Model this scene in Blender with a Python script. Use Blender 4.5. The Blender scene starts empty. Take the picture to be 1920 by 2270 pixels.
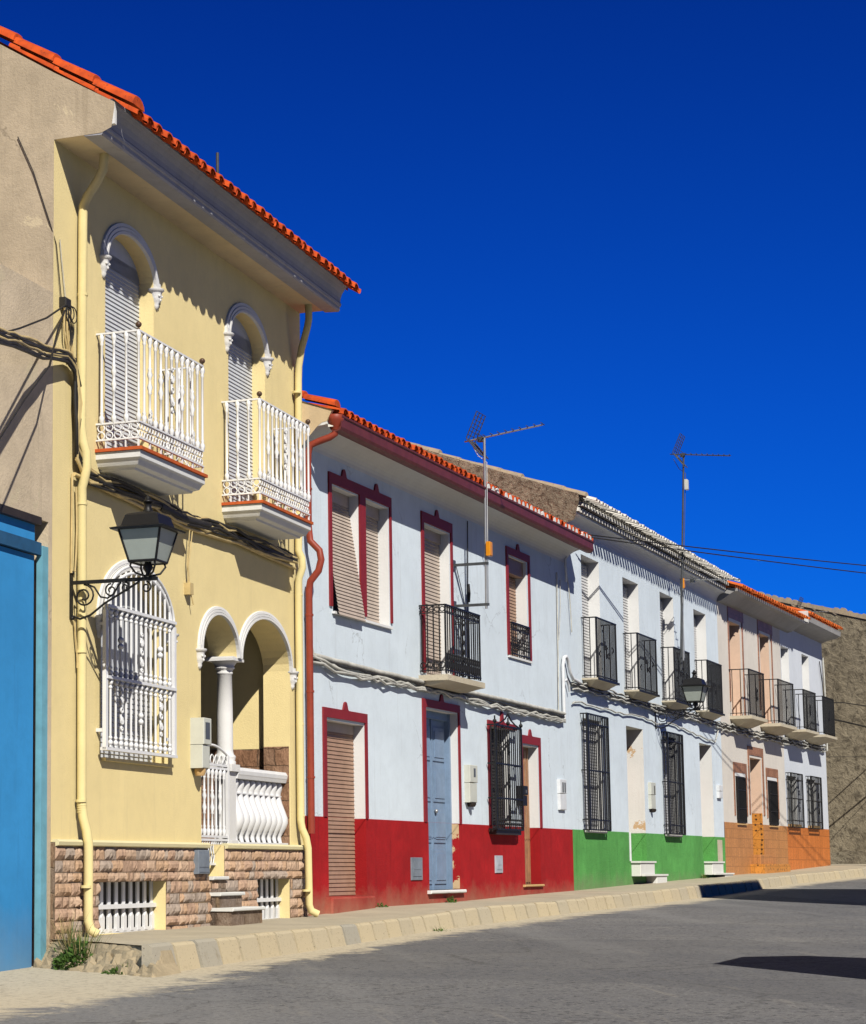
import bpy, math, random
from mathutils import Vector, Matrix
random.seed(7)
sc = bpy.context.scene
COL = sc.collection
R = math.radians
PI = math.pi

# ------------------------------------------------------------------ materials
def nodes_of(name):
    m = bpy.data.materials.new(name); m.use_nodes = True
    nt = m.node_tree; nt.nodes.clear()
    return m, nt
def N(nt, t, **kw):
    n = nt.nodes.new(t)
    for k, v in kw.items():
        if k.startswith('i_'):
            key = k[2:]
            n.inputs[int(key) if key.isdigit() else key.replace('_', ' ')].default_value = v
        else: setattr(n, k, v)
    return n
def c4(c): return (c[0], c[1], c[2], 1)
def ramp(nt, a, b, fac, ca=(0,0,0,1), cb=(1,1,1,1)):
    r = N(nt, 'ShaderNodeValToRGB'); e = r.color_ramp.elements
    e[0].position = a; e[1].position = b; e[0].color = ca; e[1].color = cb
    nt.links.new(fac, r.inputs[0]); return r
def noise(nt, co, scale, detail=4, rough=.6, dist=0):
    n = N(nt, 'ShaderNodeTexNoise'); n.inputs['Scale'].default_value = scale
    n.inputs['Detail'].default_value = detail; n.inputs['Roughness'].default_value = rough
    n.inputs['Distortion'].default_value = dist
    nt.links.new(co, n.inputs['Vector']); return n
def mixc(nt, fac, a, b, mode='MIX'):
    m = N(nt, 'ShaderNodeMix', data_type='RGBA', blend_type=mode)
    for s, v in ((0, fac), (6, a), (7, b)):
        if hasattr(v, 'links') or hasattr(v, 'is_linked'): nt.links.new(v, m.inputs[s])
        else: m.inputs[s].default_value = v if s == 0 else c4(v)
    return m.outputs[2]
def finish(nt, colsock, rough=.8, bump=None, spec=.3, metal=0):
    b = N(nt, 'ShaderNodeBsdfPrincipled'); o = N(nt, 'ShaderNodeOutputMaterial')
    if hasattr(colsock, 'links'): nt.links.new(colsock, b.inputs['Base Color'])
    else: b.inputs['Base Color'].default_value = c4(colsock)
    b.inputs['Roughness'].default_value = rough
    b.inputs['Specular IOR Level'].default_value = spec
    b.inputs['Metallic'].default_value = metal
    if bump:
        n = N(nt, 'ShaderNodeBump'); n.inputs['Strength'].default_value = bump[1]; n.inputs['Distance'].default_value = bump[2]
        nt.links.new(bump[0], n.inputs['Height']); nt.links.new(n.outputs[0], b.inputs['Normal'])
    nt.links.new(b.outputs[0], o.inputs[0]); return b

def plaster(name, c, var=.12, dark=None, stain=.25, speck=.3, bump=.35, bscale=60, patch=None, patch_at=.68, damp=None, crack=False):
    """painted render: broad tonal clouds, fine speckle, rain streaks, optional patches of bare undercoat, damp line near ground"""
    m, nt = nodes_of(name)
    tc = N(nt, 'ShaderNodeTexCoord').outputs['Object']
    d = dark or tuple(v*.55 for v in c)
    n1 = noise(nt, tc, .9, 5, .62, .4)
    col = mixc(nt, ramp(nt, .35, .75, n1.outputs[0]).outputs[0], tuple(min(1, v*(1+var*.5)) for v in c), tuple(v*(1-var) for v in c))
    n6 = noise(nt, tc, 4.2, 7, .72, .3); mo = ramp(nt, .44, .72, n6.outputs[0], (0,0,0,1), (min(1, var*3),)*3+(1,)); col = mixc(nt, mo.outputs[0], col, tuple(v*.72 for v in c))
    mp = N(nt, 'ShaderNodeMapping'); mp.inputs['Scale'].default_value = (5, 5, .35); nt.links.new(tc, mp.inputs[0])
    n2 = noise(nt, mp.outputs[0], 1.6, 6, .65)
    f = N(nt, 'ShaderNodeMath', operation='MULTIPLY'); nt.links.new(ramp(nt, .56, .8, n2.outputs[0]).outputs[0], f.inputs[0]); f.inputs[1].default_value = stain
    col = mixc(nt, f.outputs[0], col, d)
    n3 = noise(nt, tc, 38, 3, .7)
    f2 = N(nt, 'ShaderNodeMath', operation='MULTIPLY'); nt.links.new(ramp(nt, .66, .74, n3.outputs[0]).outputs[0], f2.inputs[0]); f2.inputs[1].default_value = speck
    col = mixc(nt, f2.outputs[0], col, d)
    if crack:   # hairline cracks, only in places
        nd = noise(nt, tc, 3.5, 4, .6); vm = N(nt, 'ShaderNodeVectorMath', operation='MULTIPLY_ADD'); nt.links.new(nd.outputs[1], vm.inputs[0]); vm.inputs[1].default_value = (.35,.35,.35); nt.links.new(tc, vm.inputs[2])
        vo = N(nt, 'ShaderNodeTexVoronoi', feature='DISTANCE_TO_EDGE'); vo.inputs['Scale'].default_value = .8; nt.links.new(vm.outputs[0], vo.inputs[0])
        cr = ramp(nt, .002, .007, vo.outputs[0], (1,1,1,1), (0,0,0,1)); nm = noise(nt, tc, .8, 3, .5); cm = ramp(nt, .52, .60, nm.outputs[0], (0,0,0,1), (.4,.4,.4,1))
        fm = N(nt, 'ShaderNodeMath', operation='MULTIPLY'); nt.links.new(cr.outputs[0], fm.inputs[0]); nt.links.new(cm.outputs[0], fm.inputs[1])
        col = mixc(nt, fm.outputs[0], col, tuple(v*.45 for v in d))
    if patch:
        n4 = noise(nt, tc, 1.7, 7, .7, .6)
        col = mixc(nt, ramp(nt, patch_at, patch_at+.015, n4.outputs[0]).outputs[0], col, patch)
    if damp:
        sx = N(nt, 'ShaderNodeSeparateXYZ'); nt.links.new(tc, sx.inputs[0])
        n5 = noise(nt, tc, 3.0, 6, .7)
        a = N(nt, 'ShaderNodeMath', operation='MULTIPLY_ADD'); nt.links.new(n5.outputs[0], a.inputs[0]); a.inputs[1].default_value = -.55; nt.links.new(sx.outputs[2], a.inputs[2])
        rr = ramp(nt, 0, 1, a.outputs[0])
        mr = N(nt, 'ShaderNodeMapRange'); mr.inputs[1].default_value = damp[0]; mr.inputs[2].default_value = damp[1]; mr.inputs[3].default_value = damp[3]; mr.inputs[4].default_value = 0
        nt.links.new(a.outputs[0], mr.inputs[0]); nt.nodes.remove(rr)
        col = mixc(nt, mr.outputs[0], col, damp[2])
    nb = noise(nt, tc, bscale, 4, .7)
    finish(nt, col, .85, (nb.outputs[0], bump, .012), .2)
    return m

def painted(name, c, rough=.45, var=.12, bump=.1, spec=.4, metal=0, rust=None):
    m, nt = nodes_of(name)
    tc = N(nt, 'ShaderNodeTexCoord').outputs['Object']
    n1 = noise(nt, tc, 6, 5, .65)
    col = mixc(nt, ramp(nt, .35, .7, n1.outputs[0]).outputs[0], tuple(min(1, v*(1+var)) for v in c), tuple(v*(1-var) for v in c))
    if rust:
        n2 = noise(nt, tc, 14, 6, .7)
        col = mixc(nt, ramp(nt, .6, .68, n2.outputs[0]).outputs[0], col, rust)
    nb = noise(nt, tc, 90, 3, .6)
    finish(nt, col, rough, (nb.outputs[0], bump, .004), spec, metal)
    return m

def stone_mat(name, tones, mortar, scale=(2.2, 4.6), bump=.9, axis='xz'):
    """rough squared stone facing: brick layout warped by noise, per-block tone, deep rough bump"""
    m, nt = nodes_of(name)
    tc = N(nt, 'ShaderNodeTexCoord').outputs['Object']
    sx = N(nt, 'ShaderNodeSeparateXYZ'); nt.links.new(tc, sx.inputs[0])
    a = N(nt, 'ShaderNodeMath', operation='ADD'); nt.links.new(sx.outputs[0], a.inputs[0]); nt.links.new(sx.outputs[1], a.inputs[1])
    cx = N(nt, 'ShaderNodeCombineXYZ'); nt.links.new(a.outputs[0], cx.inputs[0]); nt.links.new(sx.outputs[2], cx.inputs[1])
    nw = noise(nt, tc, 5, 3, .6)
    vm = N(nt, 'ShaderNodeVectorMath', operation='MULTIPLY_ADD'); nt.links.new(nw.outputs[1], vm.inputs[0]); vm.inputs[1].default_value = (.07, .07, 0); nt.links.new(cx.outputs[0], vm.inputs[2])
    br = N(nt, 'ShaderNodeTexBrick'); nt.links.new(vm.outputs[0], br.inputs[0])
    br.inputs['Scale'].default_value = 1; br.inputs['Brick Width'].default_value = 1/scale[0]; br.inputs['Row Height'].default_value = 1/scale[1]
    br.inputs['Mortar Size'].default_value = .008; br.inputs['Color1'].default_value = (0,0,0,1); br.inputs['Color2'].default_value = (1,1,1,1); br.inputs['Mortar'].default_value = (.5,.5,.5,1)
    br.inputs['Mortar Smooth'].default_value = .6
    r = N(nt, 'ShaderNodeValToRGB'); nt.links.new(br.outputs[0], r.inputs[0])
    e = r.color_ramp.elements
    e[0].color = c4(tones[0]); e[1].color = c4(tones[-1])
    for i, t in enumerate(tones[1:-1]):
        q = e.new((i+1)/(len(tones)-1)); q.color = c4(t)
    n1 = noise(nt, tc, 9, 6, .7)
    col = mixc(nt, ramp(nt, .4, .75, n1.outputs[0]).outputs[0], r.outputs[0], tuple(v*.5 for v in tones[0]))
    col = mixc(nt, br.outputs[1], col, mortar)
    mp = N(nt, 'ShaderNodeMapping'); mp.inputs['Scale'].default_value = (9, 9, 4); nt.links.new(tc, mp.inputs[0])
    n2 = noise(nt, mp.outputs[0], 2.6, 6, .75)
    s = N(nt, 'ShaderNodeMath', operation='MULTIPLY_ADD'); nt.links.new(br.outputs[1], s.inputs[0]); s.inputs[1].default_value = -.7; nt.links.new(n2.outputs[0], s.inputs[2])
    col = mixc(nt, ramp(nt, .30, .47, n2.outputs[0], (.75,.75,.75,1), (0,0,0,1)).outputs[0], col, tuple(v*.35 for v in tones[0]))
    finish(nt, col, .9, (s.outputs[0], 1.0, .11*bump), .15)
    return m

def tile_wall(name, c, size, dots=None, var=.1):
    m, nt = nodes_of(name)
    tc = N(nt, 'ShaderNodeTexCoord').outputs['Object']
    sx = N(nt, 'ShaderNodeSeparateXYZ'); nt.links.new(tc, sx.inputs[0])
    a = N(nt, 'ShaderNodeMath', operation='ADD'); nt.links.new(sx.outputs[0], a.inputs[0]); nt.links.new(sx.outputs[1], a.inputs[1])
    cx = N(nt, 'ShaderNodeCombineXYZ'); nt.links.new(a.outputs[0], cx.inputs[0]); nt.links.new(sx.outputs[2], cx.inputs[1])
    br = N(nt, 'ShaderNodeTexBrick'); nt.links.new(cx.outputs[0], br.inputs[0]); br.offset = 0
    br.inputs['Scale'].default_value = 1; br.inputs['Brick Width'].default_value = size; br.inputs['Row Height'].default_value = size
    br.inputs['Mortar Size'].default_value = size*.03
    br.inputs['Color1'].default_value = c4(tuple(v*(1+var) for v in c)); br.inputs['Color2'].default_value = c4(tuple(v*(1-var) for v in c)); br.inputs['Mortar'].default_value = c4(tuple(v*.62 for v in c))
    n1 = noise(nt, tc, 26, 4, .7)
    col = mixc(nt, ramp(nt, .5, .72, n1.outputs[0]).outputs[0], br.outputs[0], tuple(v*.45 for v in c))
    if dots:
        vo = N(nt, 'ShaderNodeTexVoronoi'); vo.inputs['Scale'].default_value = dots; vo.inputs['Randomness'].default_value = .35; nt.links.new(cx.outputs[0], vo.inputs[0])
        col = mixc(nt, ramp(nt, .18, .26, vo.outputs[0], (1,1,1,1), (0,0,0,1)).outputs[0], col, (.06, .03, .015))
    finish(nt, col, .5, (br.outputs[1], -.3, .01), .4)
    return m

def clay(name, a, b, c):
    m, nt = nodes_of(name)
    tc = N(nt, 'ShaderNodeTexCoord').outputs['Object']
    n0 = noise(nt, tc, 6.5, 2, .5); n1 = noise(nt, tc, 22, 5, .7)
    col = mixc(nt, ramp(nt, .35, .65, n0.outputs[0]).outputs[0], a, b)
    col = mixc(nt, ramp(nt, .55, .72, n1.outputs[0]).outputs[0], col, c)
    finish(nt, col, .85, (n1.outputs[0], .3, .01), .2)
    return m

M = {}
M['yellow'] = plaster('yellow_render', (.93, .76, .38), .07, (.60,.48,.27), .30, .40, .4, 60, (.82,.70,.42), .74)
M['yellow_pipe'] = plaster('yellow_pipe_paint', (.82, .69, .34), .10, (.45,.35,.18), .35, .3, .15, 40)
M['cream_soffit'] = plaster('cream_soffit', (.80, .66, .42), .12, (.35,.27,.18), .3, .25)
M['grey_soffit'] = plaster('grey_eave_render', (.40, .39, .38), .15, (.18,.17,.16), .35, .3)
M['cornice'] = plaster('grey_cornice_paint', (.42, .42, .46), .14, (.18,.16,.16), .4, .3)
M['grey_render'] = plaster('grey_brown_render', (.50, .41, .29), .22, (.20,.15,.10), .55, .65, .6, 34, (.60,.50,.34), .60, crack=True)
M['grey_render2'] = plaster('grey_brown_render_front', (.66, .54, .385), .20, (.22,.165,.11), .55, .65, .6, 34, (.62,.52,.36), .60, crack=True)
M['white'] = painted('white_gloss_paint', (.82, .82, .82), .45, .05)
M['white_stone'] = plaster('white_stone_trim', (.80, .79, .77), .07, (.45,.42,.38), .2, .12)
M['stone'] = stone_mat('brown_stone_facing', [(.46,.30,.19), (.54,.37,.24), (.42,.33,.27), (.58,.42,.25)], (.33,.25,.17))
for i_, t_ in enumerate(((.50,.335,.235), (.57,.40,.28), (.43,.345,.28), (.53,.35,.225))): M['rock%d' % i_] = plaster('rough_hewn_stone', t_, .2, tuple(v*.4 for v in t_), .5, .7, 1.0, 26)
M['stone_in'] = stone_mat('red_stone_wainscot', [(.40,.21,.12), (.48,.28,.17), (.38,.24,.16)], (.22,.14,.09), (2.6, 5), .4)
M['ledge'] = plaster('pale_yellow_ledge', (.78, .70, .42), .06)
M['terracotta'] = clay('terracotta_roof_tile', (.66,.095,.016), (.44,.06,.014), (.16,.04,.02))
M['terracotta_edge'] = clay('terracotta_floor_edge', (.62,.13,.03), (.5,.1,.03), (.3,.07,.03))
M['old_tile'] = clay('weathered_roof_tile', (.42,.33,.22), (.34,.28,.21), (.16,.12,.09))
M['white_tile'] = clay('whitewashed_roof_tile', (.80,.77,.70), (.68,.65,.59), (.34,.31,.27))
M['orange_tile'] = clay('orange_roof_tile', (.70,.16,.03), (.6,.12,.03), (.3,.08,.03))
M['pale_blue'] = plaster('pale_blue_white_limewash', (.74, .83, .90), .08, (.40,.42,.43), .40, .42, .5, 55, (.70,.68,.62), .74, crack=True)
M['white_reveal'] = plaster('white_reveal_paint', (.80, .80, .79), .06, (.5,.48,.44), .15, .15)
M['peel_reveal'] = plaster('peeling_white_reveal', (.80, .79, .76), .06, (.5,.42,.34), .3, .4, .5, 50, (.62,.42,.24), .6)
M['red_dado'] = plaster('red_dado_paint', (.40, .013, .016), .28, (.15,.008,.008), .6, .5, .5, 50, (.55,.42,.28), .80, (-.34, .02, (.40,.22,.14), .65))
M['red_peel'] = plaster('peeling_red_paint', (.40, .013, .016), .22, (.22,.012,.012), .4, .4, .5, 50, (.66,.47,.27), .455)
M['red_trim'] = painted('red_trim_paint', (.24, .016, .020), .6)
M['green_dado'] = plaster('green_dado_paint', (.115, .385, .095), .25, (.03,.12,.03), .5, .9, 1.0, 34, (.30,.40,.24), .76, (-.34, .02,(.24,.25,.15),.65))
M['cream_wall'] = plaster('cream_white_render', (.74, .69, .62), .08, (.45,.40,.34), .25, .25)
M['white_wall'] = plaster('cool_white_render', (.70, .74, .80), .07, (.45,.45,.46), .2, .2)
M['pink_reveal'] = plaster('pink_reveal', (.80, .58, .44), .1)
M['brown_tile'] = tile_wall('brown_patterned_tile', (.56, .25, .085), .2, None)
M['orange_dado'] = tile_wall('bright_orange_tile', (.66, .20, .04), .3, None, .12)
M['dotted_tile'] = tile_wall('dotted_orange_tile', (.66, .27, .05), .2, 9)
M['red_brown_tile'] = tile_wall('red_brown_surround_tile', (.36, .17, .10), .15, None, .2)
M['shutter_white'] = painted('white_roller_slats', (.62, .64, .67), .5, .05)
M['shutter_beige'] = painted('beige_roller_slats', (.50, .41, .34), .55, .1)
M['shutter_brown'] = painted('brown_roller_slats', (.36, .22, .15), .55, .12)
M['shutter_grey'] = painted('light_grey_roller_slats', (.58, .58, .58), .5, .08)
M['wood_brown'] = painted('brown_varnished_wood', (.36, .19, .10), .5, .2)
M['blue_door'] = painted('blue_grey_door_paint', (.21, .30, .43), .5, .12)
M['sky_blue'] = plaster('bright_blue_gate_paint', (.045, .30, .66), .12, (.03,.13,.30), .35, .12, .12, 12, (.20,.42,.62), .80, (-.35, .35, (.22,.27,.30), .55))
M['pale_blue_frame'] = painted('faded_blue_frame_paint', (.16, .40, .50), .6, .15)
M['dark_blue'] = painted('dark_blue_frame_paint', (.02, .09, .19), .6, .2)
M['iron'] = painted('black_iron', (.007, .007, .008), .5, .2)
M['iron_rust'] = painted('brown_black_iron', (.03, .022, .018), .55, .3)
M['finial'] = painted('bronze_ball', (.09, .05, .03), .4, .2)
M['dark_room'] = painted('dark_interior', (.02, .019, .02), .6, .3)
M['glass'] = painted('dark_window_pane', (.03, .04, .05), .12, .2, .02, .6)
M['red_pipe'] = painted('red_brown_pipe', (.29, .048, .026), .5, .15)
M['gutter'] = painted('dark_red_gutter', (.13, .026, .024), .55, .2)
M['galv'] = painted('galvanised_steel', (.42, .43, .44), .4, .12, .05, .5, .6)
M['galv_dark'] = painted('weathered_antenna_steel', (.06, .065, .07), .5, .3)
M['hatch'] = painted('grey_metal_hatch', (.20, .23, .27), .55, .2)
M['hatch_light'] = painted('pale_metal_hatch', (.42, .45, .50), .55, .15)
M['box_beige'] = painted('pale_grey_meter_box', (.60, .61, .54), .55, .06)
M['box_glass'] = painted('meter_window', (.10, .10, .08), .3, .2)
M['amber'] = painted('orange_plastic', (.75, .28, .01), .4, .1)
M['lamp_glass'] = painted('frosted_lamp_glass', (.36, .40, .36), .35, .06, .02, .5)
M['cable'] = painted('black_rubber_cable', (.02, .018, .016), .6, .3)
M['cable_tan'] = painted('yellowed_cable', (.58, .44, .20), .6, .2)
M['cable_grey'] = painted('limewashed_cable', (.50, .49, .44), .7, .25)
M['conduit_white'] = painted('white_conduit', (.72, .74, .76), .5, .1)
M['concrete'] = plaster('pale_concrete_slab', (.60, .53, .40), .15, (.25,.2,.15), .35, .5, .6, 40)
M['bal_white'] = plaster('white_slab_paint', (.76, .76, .74), .08, (.4,.36,.3), .3, .2)
M['marble'] = plaster('white_marble_tread', (.78, .78, .74), .06, (.5,.5,.46), .2, .1)
M['sill_tan'] = plaster('tan_stone_sill', (.62, .40, .18), .1)
M['far_wall'] = plaster('old_earth_render', (.235, .195, .135), .35, (.075,.062,.045), .5, 1.0, 1.0, 9, (.16,.145,.115), .52)
M['rubble'] = plaster('old_rubble_gable', (.40, .335, .25), .45, (.13,.11,.085), .6, 1.0, 1.0, 16, (.50,.37,.23), .56)
def rubble_mat(name, a, b, c, sc=3.2):
    m, nt = nodes_of(name)
    tc = N(nt, 'ShaderNodeTexCoord').outputs['Object']
    n1 = noise(nt, tc, sc, 8, .75, .8); n2 = noise(nt, tc, sc*4, 6, .75, .5); n3 = noise(nt, tc, sc*.4, 4, .6)
    col = mixc(nt, ramp(nt, .42, .60, n1.outputs[0]).outputs[0], a, b)
    col = mixc(nt, ramp(nt, .50, .62, n2.outputs[0]).outputs[0], col, c)
    col = mixc(nt, ramp(nt, .45, .7, n3.outputs[0], (0,0,0,1), (.6,.6,.6,1)).outputs[0], col, tuple(v*.75 for v in b))
    ad = N(nt, 'ShaderNodeMath', operation='ADD'); nt.links.new(n1.outputs[0], ad.inputs[0]); nt.links.new(n2.outputs[0], ad.inputs[1])
    finish(nt, col, .95, (ad.outputs[0], 1.0, .12), .1); return m
M['rubble'] = rubble_mat('rubble_gable', (.48,.40,.29), (.33,.28,.21), (.15,.12,.085))
M['far_wall'] = rubble_mat('rough_earth_wall', (.34,.29,.205), (.26,.22,.155), (.13,.11,.08), 1.1)
M['earth_pale'] = rubble_mat('pale_earth_foot', (.34,.30,.22), (.26,.22,.16), (.14,.12,.09), 1.6)
M['beige_end'] = plaster('beige_bare_render', (.72, .55, .34), .2, (.4,.3,.2), .4, .5)

def kerb_mat():
    m, nt = nodes_of('kerb_stone')
    tc = N(nt, 'ShaderNodeTexCoord').outputs['Object']
    at = N(nt, 'ShaderNodeAttribute', attribute_name='tone')
    n1 = noise(nt, tc, 6, 6, .7); n2 = noise(nt, tc, 40, 3, .7)
    col = mixc(nt, at.outputs['Fac'], (.56,.47,.31), (.40,.37,.30))
    col = mixc(nt, ramp(nt, .58, .85, n1.outputs[0]).outputs[0], col, (.24,.19,.12))
    col = mixc(nt, ramp(nt, .62, .72, n2.outputs[0]).outputs[0], col, (.16,.13,.1))
    finish(nt, col, .9, (n2.outputs[0], .5, .01), .2); return m
M['kerb'] = kerb_mat()

def pavement_mat():
    m, nt = nodes_of('sidewalk_concrete')
    tc = N(nt, 'ShaderNodeTexCoord').outputs['Object']
    n1 = noise(nt, tc, 1.6, 6, .7); n2 = noise(nt, tc, 30, 4, .7)
    col = mixc(nt, ramp(nt, .35, .7, n1.outputs[0]).outputs[0], (.52,.455,.335), (.40,.35,.26))
    col = mixc(nt, ramp(nt, .6, .74, n2.outputs[0]).outputs[0], col, (.22,.18,.13))
    finish(nt, col, .9, (n2.outputs[0], .4, .01), .2); return m
M['pavement'] = pavement_mat()

def road_mat():
    m, nt = nodes_of('worn_asphalt')
    tc = N(nt, 'ShaderNodeTexCoord').outputs['Object']
    at = N(nt, 'ShaderNodeAttribute', attribute_name='dirt')
    n1 = noise(nt, tc, .55, 6, .65, .5); n2 = noise(nt, tc, 17, 5, .8); n3 = noise(nt, tc, 2.6, 6, .75, .6); n4 = noise(nt, tc, 40, 3, .75)
    col = mixc(nt, ramp(nt, .38, .66, n1.outputs[0]).outputs[0], (.150,.150,.154), (.205,.200,.192))
    col = mixc(nt, ramp(nt, .53, .60, n2.outputs[0]).outputs[0], col, (.045,.045,.048))
    sp = ramp(nt, .55, .66, n4.outputs[0]); fm = N(nt, 'ShaderNodeMath', operation='MULTIPLY'); nt.links.new(sp.outputs[0], fm.inputs[0]); fm.inputs[1].default_value = .75
    col = mixc(nt, fm.outputs[0], col, (.36,.34,.32))
    # streaks of dust and tar lines running along the street
    mp = N(nt, 'ShaderNodeMapping'); mp.inputs['Rotation'].default_value = (0,0,R(26)); mp.inputs['Scale'].default_value = (3.2,.28,1); nt.links.new(tc, mp.inputs[0])
    n5 = noise(nt, mp.outputs[0], 1.3, 6, .7, .4)
    f5 = N(nt, 'ShaderNodeMath', operation='MULTIPLY'); nt.links.new(ramp(nt, .60, .70, n5.outputs[0]).outputs[0], f5.inputs[0]); f5.inputs[1].default_value = .5
    col = mixc(nt, f5.outputs[0], col, (.34,.31,.26))
    f6 = ramp(nt, .30, .36, n5.outputs[0], (1,1,1,1), (0,0,0,1)); f7 = N(nt, 'ShaderNodeMath', operation='MULTIPLY'); nt.links.new(f6.outputs[0], f7.inputs[0]); f7.inputs[1].default_value = .45
    col = mixc(nt, f7.outputs[0], col, (.06,.06,.062))
    pv = N(nt, 'ShaderNodeTexVoronoi'); pv.inputs['Scale'].default_value = .16; pv.inputs['Randomness'].default_value = 1; nd = N(nt, 'ShaderNodeVectorMath', operation='MULTIPLY_ADD'); nt.links.new(n3.outputs[1], nd.inputs[0]); nd.inputs[1].default_value = (.35,.35,0); nt.links.new(tc, nd.inputs[2]); nt.links.new(nd.outputs[0], pv.inputs[0])
    ps = N(nt, 'ShaderNodeSeparateColor'); nt.links.new(pv.outputs['Color'], ps.inputs[0])
    pf = ramp(nt, .2, .9, ps.outputs[0], (0,0,0,1), (.45,.45,.45,1)); col = mixc(nt, pf.outputs[0], col, (.10,.10,.105))
    mp2 = N(nt, 'ShaderNodeMapping'); mp2.inputs['Rotation'].default_value = (0,0,R(26)); mp2.inputs['Scale'].default_value = (.75,.04,1); nt.links.new(tc, mp2.inputs[0])
    n7 = noise(nt, mp2.outputs[0], 1.0, 3, .5); tr = ramp(nt, .50, .62, n7.outputs[0], (0,0,0,1), (.35,.35,.35,1)); col = mixc(nt, tr.outputs[0], col, (.27,.265,.255))
    # cracks
    vo = N(nt, 'ShaderNodeTexVoronoi', feature='DISTANCE_TO_EDGE'); vo.inputs['Scale'].default_value = .42
    vm = N(nt, 'ShaderNodeVectorMath', operation='MULTIPLY_ADD'); nt.links.new(n3.outputs[1], vm.inputs[0]); vm.inputs[1].default_value = (.5,.5,0); nt.links.new(tc, vm.inputs[2]); nt.links.new(vm.outputs[0], vo.inputs[0])
    col = mixc(nt, ramp(nt, .002, .006, vo.outputs[0], (.85,.85,.85,1), (0,0,0,1)).outputs[0], col, (.08,.078,.075))
    # dirt from vertex attribute, edge broken by noise
    ad = N(nt, 'ShaderNodeMath', operation='MULTIPLY_ADD'); nt.links.new(n3.outputs[0], ad.inputs[0]); ad.inputs[1].default_value = .9
    sb = N(nt, 'ShaderNodeMath', operation='SUBTRACT'); nt.links.new(at.outputs['Fac'], sb.inputs[0]); sb.inputs[1].default_value = .45
    nt.links.new(sb.outputs[0], ad.inputs[2])
    dcol = mixc(nt, ramp(nt, .5, .7, n2.outputs[0]).outputs[0], (.56,.49,.36), (.26,.21,.15))
    col = mixc(nt, ramp(nt, .46, .62, ad.outputs[0]).outputs[0], col, dcol)
    finish(nt, col, .88, (n2.outputs[0], .6, .012), .25); return m
M['road'] = road_mat()

def leaf_mat(name, a, b):
    m, nt = nodes_of(name)
    tc = N(nt, 'ShaderNodeTexCoord').outputs['Object']
    n1 = noise(nt, tc, 14, 3, .6)
    finish(nt, mixc(nt, ramp(nt, .4, .65, n1.outputs[0]).outputs[0], a, b), .7, None, .2); return m
M['leaf'] = leaf_mat('weed_leaf', (.085,.16,.03), (.04,.085,.02))
M['dry_leaf'] = leaf_mat('dry_grass', (.38,.30,.13), (.24,.20,.08))

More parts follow.
